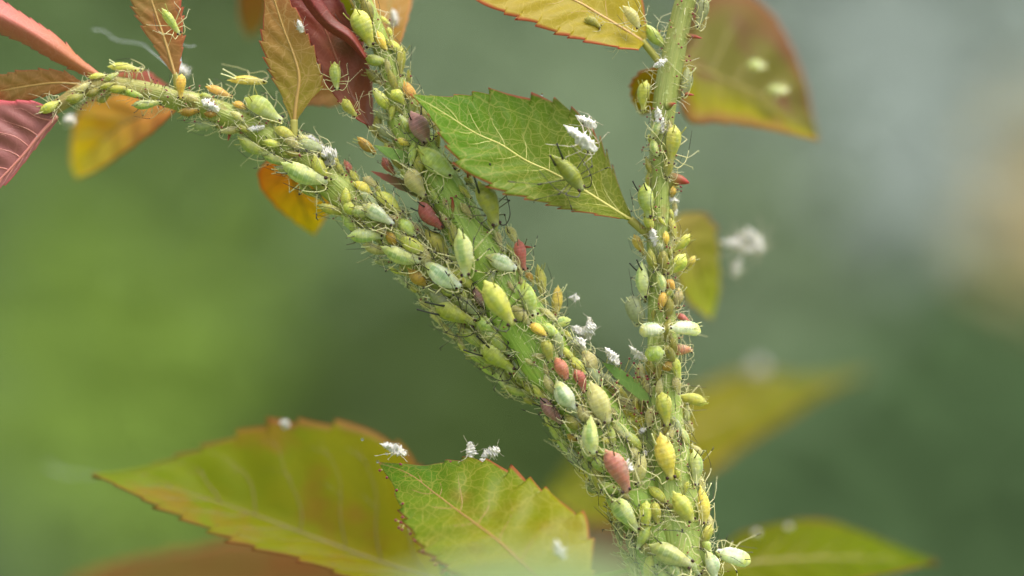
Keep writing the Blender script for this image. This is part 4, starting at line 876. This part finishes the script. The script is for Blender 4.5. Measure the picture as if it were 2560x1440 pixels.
# ------------------------------------------------------------------ cast skins
for a in [
 ('long white cast skin lying on the veined sharp leaf', 1408, 312, 1492, 378, 24, dict(over=-.22, up=(0, -1, .2), flat=True)),
 ('shorter white cast skin on the rim of the veined sharp leaf', 1438, 288, 1492, 318, 17, dict(over=-.18, up=(0, -1, .2), flat=True)),
 ('bright white cast skin on the arching branch between orange and ochre aphids', 503, 250, 549, 276, 19),
 ('thin white cast skin on the arching branch below the plump green aphid', 617, 323, 662, 315, 12),
 ('white cast skin sprawled at the foot of the yellow-orange leaf', 760, 338, 812, 376, 20),
 ('crumpled cream cast skin in the heap beside the rust-red aphid', 800, 388, 843, 383, 26, dict(over=-.1)),
 ('small cream cast skin at the bottom of the heap on the arching branch', 806, 412, 838, 404, 15),
 ('white cast skin clasping the upright branch above the sunny aphid', 1643, 266, 1656, 334, 17),
 ('white cast skin on the upright branch by the sharp leaf stalk', 1630, 569, 1637, 617, 17),
 ('tiny white cast skin on the upright branch under the hooked thorn', 1665, 497, 1699, 504, 12),
 ('tiny white cast skin below the one under the hooked thorn', 1674, 552, 1693, 523, 12),
 ('upright white cast skin on the thick stem edge, legs spread', 1466, 852, 1472, 792, 19, dict(over=-.05, up=(1, -.4, 0))),
 ('white cast skin lying under the upright one on the thick stem edge', 1425, 815, 1476, 850, 20),
 ('crumpled white cast skin at the top of the heap on the thick stem', 1452, 838, 1490, 812, 20, dict(over=-.08)),
 ('shredded white cast skin leaning on the upright one on the thick stem', 1440, 842, 1462, 872, 18, dict(over=-.14)),
 ('cream cast skin at the top of the heap on the arching branch', 792, 366, 826, 392, 22, dict(over=-.06)),
 ('frayed white cast skin just above the straw glassy aphid', 1416, 862, 1460, 857, 20),
 ('white cast skin with bent legs beside the bright yellow aphid', 1420, 745, 1450, 748, 16, dict(splay=1.8)),
 ('white cast skin hooked on the tip of the gland-fringed stipule', 1511, 868, 1546, 914, 23, dict(over=-.12)),
 ('white cast skin stretched toward the bead-like green aphid', 1572, 862, 1619, 902, 19, dict(over=-.12)),
 ('white cast skin with dewy legs perched over the lower leaf tip', 948, 1110, 1016, 1138, 25, dict(over=-.02, up=(.3, -.3, 1), splay=1.6, flat=True)),
 ('upright white cast skin standing on the lower leaf edge', 1168, 1164, 1176, 1104, 22, dict(over=-.1, up=(1, -.4, .3), flat=True, splay=.9)),
 ('white cast skin leaning beside the upright one on the lower leaf edge', 1202, 1143, 1250, 1124, 25, dict(over=-.1, up=(0, -.4, 1), flat=True, splay=.9)),
 ('faint small cast skin just inside the lower leaf edge', 1198, 1148, 1222, 1158, 11, dict(over=-.14, up=(0, -1, .3), flat=True)),
 ('white cast skin tucked beside the salmon-pink aphid', 1536, 1142, 1584, 1178, 22, dict(over=-.2)),
 ('blurred white cast skin on the lower leaf near its stalk', 1388, 1345, 1412, 1396, 18, dict(over=-.85, up=(0, -1, .3), flat=True)),
 ('cast skin caught where the pink-edged leaf joins the upright branch', 1632, 168, 1668, 148, 14, dict(over=-.1)),
 ('tiny white cast skin between the stems on a gland hair', 1596, 1082, 1616, 1072, 13, dict(over=-.08)),
 ('tiny white cast skin below the wing of the upright branch', 1608, 1126, 1616, 1140, 11, dict(over=-.1)),
 ('pinkish cast skin on the crimson edge of the yellow-orange leaf', 744, 48, 756, 82, 13, dict(over=-.1, up=(0, -1, 0), flat=True)),
 ('blurred white cast skin on the brown leaf', 981, 20, 986, 72, 15, dict(over=.35, up=(0, -1, 0), flat=True)),
 ('blurred white cast skin behind the narrow orange leaf foot', 448, 160, 464, 196, 26, dict(over=.45, up=(0, -1, .2), flat=True)),
 ('blurred white cast skin below the end of the arching branch', 162, 292, 188, 312, 26, dict(over=.55, up=(0, -1, .2), flat=True)),
 ('blurred white cast skin on top of the far yellow-green leaf', 1868, 936, 1916, 916, 36, dict(over=4.0, up=(0, -.4, 1), flat=True)),
 ('small blurred cast skin on the tooth of the large olive leaf', 698, 1056, 724, 1066, 22, dict(over=.62, up=(0, -.6, 1), flat=True)),
 ('blurred pinkish cast skin on the edge of the low bright leaf', 1880, 1334, 1900, 1330, 15, dict(over=1.3, up=(0, -.6, 1), flat=True)),
 ('second blurred cast skin further out on the edge of the low bright leaf', 1962, 1319, 1980, 1315, 12, dict(over=1.35, up=(0, -.6, 1), flat=True)),
]:
    skin(*a[:6], **(a[6] if len(a) > 6 else {}))
for a in [(1794, 604, 1868, 612, 20), (1838, 632, 1902, 622, 22), (1862, 566, 1908, 632, 20), (1856, 640, 1834, 694, 16), (1840, 580, 1880, 598, 16)]:
    skin('blurred white cast skin in the cluster stuck on the leaf behind the upright branch', *a, over=1.0, up=(0, -1, .3), group='cast skins clustered beyond the upright branch', flat=True, splay=.7)

# ------------------------------------------------------------------ silk threads and honeydew
def silk(label, pts, r=.0035):
    mb = MB(); mb.tube(cr([P(*p) for p in pts], 40), r, 5, 0)
    o = obj('silk_thread', mb.mesh('silk_thread', [M_silk])); o['label'] = label; o['category'] = 'silk thread'
silk('loose wavy silk thread reaching from the narrow orange leaf', [(230, 74, .6), (262, 78, .6), (290, 100, .6), (352, 110, .5), (380, 130, .3), (428, 172, .1)], .0024)
silk('short silk strand by the foot of the narrow orange leaf', [(447, 105, .2), (470, 116, .3), (488, 114, .35)], .002)
silk('fine silk strand hanging beside the orange aphid', [(450, 120, .2), (452, 150, .1), (458, 176, .05)], .003)
silk('fine silk thread below the mauve ribbed leaf', [(92, 340, -.05), (80, 372, 0), (68, 392, .05)], .0025)
silk('pale thread floating over the large olive leaf', [(120, 1160, 2.5), (150, 1180, 2.4), (200, 1186, 2.2), (250, 1190, 1.4)], .003)
for lb, x, y, d in [('honeydew drop on the upper rim tooth of the sharp leaf', 1355, 236, -.05), ('honeydew drop on the lower leaf tip', 944, 1154, -.03), ('honeydew bead on the foot of the dewy cast skin', 906, 1098, -.03), ('honeydew bead held above the lower leaf tip', 967, 1134, -.05), ('tiny honeydew drop beside the ghostly aphids', 1394, 1114, -.02)]:
    mb = MB(); mb.ball((0, 0, 0), .008, 0, 10); o = obj('honeydew_drop', mb.mesh('honeydew_drop', [M_drop])); o.location = P(x, y, d); o['label'] = lb; o['category'] = 'droplet'

# ------------------------------------------------------------------ garden behind, far out of focus
GZ = P(2030, 8300, 2.5)[2]
BG = 45
SHRUBS = [  # name, label, category, leaf colour, [(px, py, reach px, weight)]
 ('bright_shrub', 'blurred bright yellow-green shrub in the garden behind', 'shrub', (142, 170, 76), [(360, 770, 330, 1.6), (120, 1080, 280, 1.2), (520, 860, 200, 1)]),
 ('mid_shrub', 'blurred mid green shrub behind the arching branch', 'shrub', (118, 142, 90), [(80, 220, 380, 1), (740, 560, 300, 1.1), (80, 1420, 300, 1.2), (-100, 700, 200, .6)]),
 ('dark_shrub', 'blurred dark green shrub behind the thick stem', 'shrub', (86, 106, 56), [(880, 950, 260, 1.5), (560, -20, 260, 1.5), (1280, 1080, 300, 1.2), (1130, 820, 200, 1)]),
 ('grey_green_shrub', 'blurred grey-green shrub behind the sharp leaf', 'shrub', (138, 156, 122), [(1280, 180, 420, 1.2), (1500, 560, 320, 1), (1950, 620, 380, 1), (1000, 500, 200, .6)]),
 ('pale_shrub', 'blurred silvery pale shrub beyond the olive and rust leaf', 'shrub', (172, 184, 176), [(2350, 60, 420, 1.4), (2300, 400, 260, 1.3)]),
 ('tan_flowers', 'blurred buff-coloured blossoms at the edge of the silvery shrub', 'flowers', (206, 190, 142), [(2620, 480, 230, 1.8), (2560, 700, 160, .5)]),
 ('deep_green_shrub', 'blurred deep green shrub behind the lower upright branch', 'shrub', (96, 122, 80), [(2400, 980, 330, 1.3), (1950, 1180, 330, 1.2), (2450, 1380, 320, 1.2)]),
]
mbs = [MB() for _ in SHRUBS]; r = np.random.RandomState(11)
fb = (CAMD + BG) / CAMD / 500
for _ in range(4600):                        # foliage laid as an invented bank, sloped to catch more sky light
    px, py = r.uniform(-500, 3060), r.uniform(-520, 1960)
    wts = np.array([sum(w * math.exp(-((px - x) ** 2 + (py - y) ** 2) / (rr * rr)) for x, y, rr, w in sh[4]) for sh in SHRUBS]) ** 2 + 1e-9
    wts[1 if px < 900 else 3 if py < 800 else 6] += 1e-4
    q = r.choice(len(SHRUBS), p=wts / wts.sum())
    p = P(px, py, BG + (720 - py) / 500 * 3.2 + r.uniform(-1, 1))
    nrm = np.array([0, -.55, .85]) + r.normal(size=3) * .42; nrm /= np.linalg.norm(nrm)
    u = r.normal(size=3); u -= nrm * u.dot(nrm); u /= np.linalg.norm(u); v = np.cross(nrm, u)
    sz = .85 * r.uniform(.6, 1.3); nn = nrm * sz * .12
    mbs[q].add([p - u * sz, p + v * sz * .5 + nn, p + u * sz, p - v * sz * .5 + nn], [(0, 1, 2), (0, 2, 3)])
for mb, (nm, lb, ct, c, _) in zip(mbs, SHRUBS):
    m, nt, N, L, b = newmat('foliage_' + nm)
    cc = mixc(nt, noise(nt, .8, None, 2), lin(c), lin(tuple(v * .8 for v in c))); L.new(cc, b.inputs['Base Color']); b.inputs['Roughness'].default_value = .7; b.inputs['Specular IOR Level'].default_value = .1
    tr = N.new('ShaderNodeBsdfTranslucent'); L.new(cc, tr.inputs['Color']); mx = N.new('ShaderNodeMixShader'); mx.inputs[0].default_value = .45
    L.new(b.outputs[0], mx.inputs[1]); L.new(tr.outputs[0], mx.inputs[2]); L.new(mx.outputs[0], N['Material Output'].inputs['Surface'])
    o = obj(nm, mb.mesh(nm, [m], smooth=False)); o['label'] = lb; o['category'] = ct; o['kind'] = 'stuff'
# clipped hedge closing the view and the lawn the shoot grows from
mb = MB(); nx, nz = 90, 60; V = []
for i in range(nx):
    for j in range(nz):
        x = -70 + 140 * i / (nx - 1); z = GZ - .5 + (38 - GZ) * j / (nz - 1)
        V.append((x, 62 + 3 * math.sin(x * .31 + z * .2) + 1.6 * math.sin(x * .9 + 1) * math.cos(z * .8) + nrs.uniform(-.8, .8), z))
F = [(i * nz + j, (i + 1) * nz + j, (i + 1) * nz + j + 1, i * nz + j + 1) for i in range(nx - 1) for j in range(nz - 1)]
mb.add(V, F); hm = plain('hedge_mat', (126, 144, 112), .7, 0, 1, .3, scale=.5)
o = obj('hedge', mb.mesh('hedge', [hm])); o['label'] = 'blurred grey-green hedge closing the garden behind everything'; o['category'] = 'hedge'
sm = o.modifiers.new('thickness', 'SOLIDIFY'); sm.thickness = 6; sm.offset = -1
mb = MB(); V = []; n = 60
for i in range(n):
    for j in range(n):
        V.append((-400 + 800 * i / (n - 1), -400 + 800 * j / (n - 1), GZ + nrs.uniform(-.1, .1)))
mb.add(V, [(i * n + j, (i + 1) * n + j, (i + 1) * n + j + 1, i * n + j + 1) for i in range(n - 1) for j in range(n - 1)])
g = obj('ground', mb.mesh('ground', [plain('lawn', (96, 120, 60), .8, 0, 1, .3, scale=.4)])); g['kind'] = 'structure'
print('aphids', COUNT[0], 'skins', SKN[0])
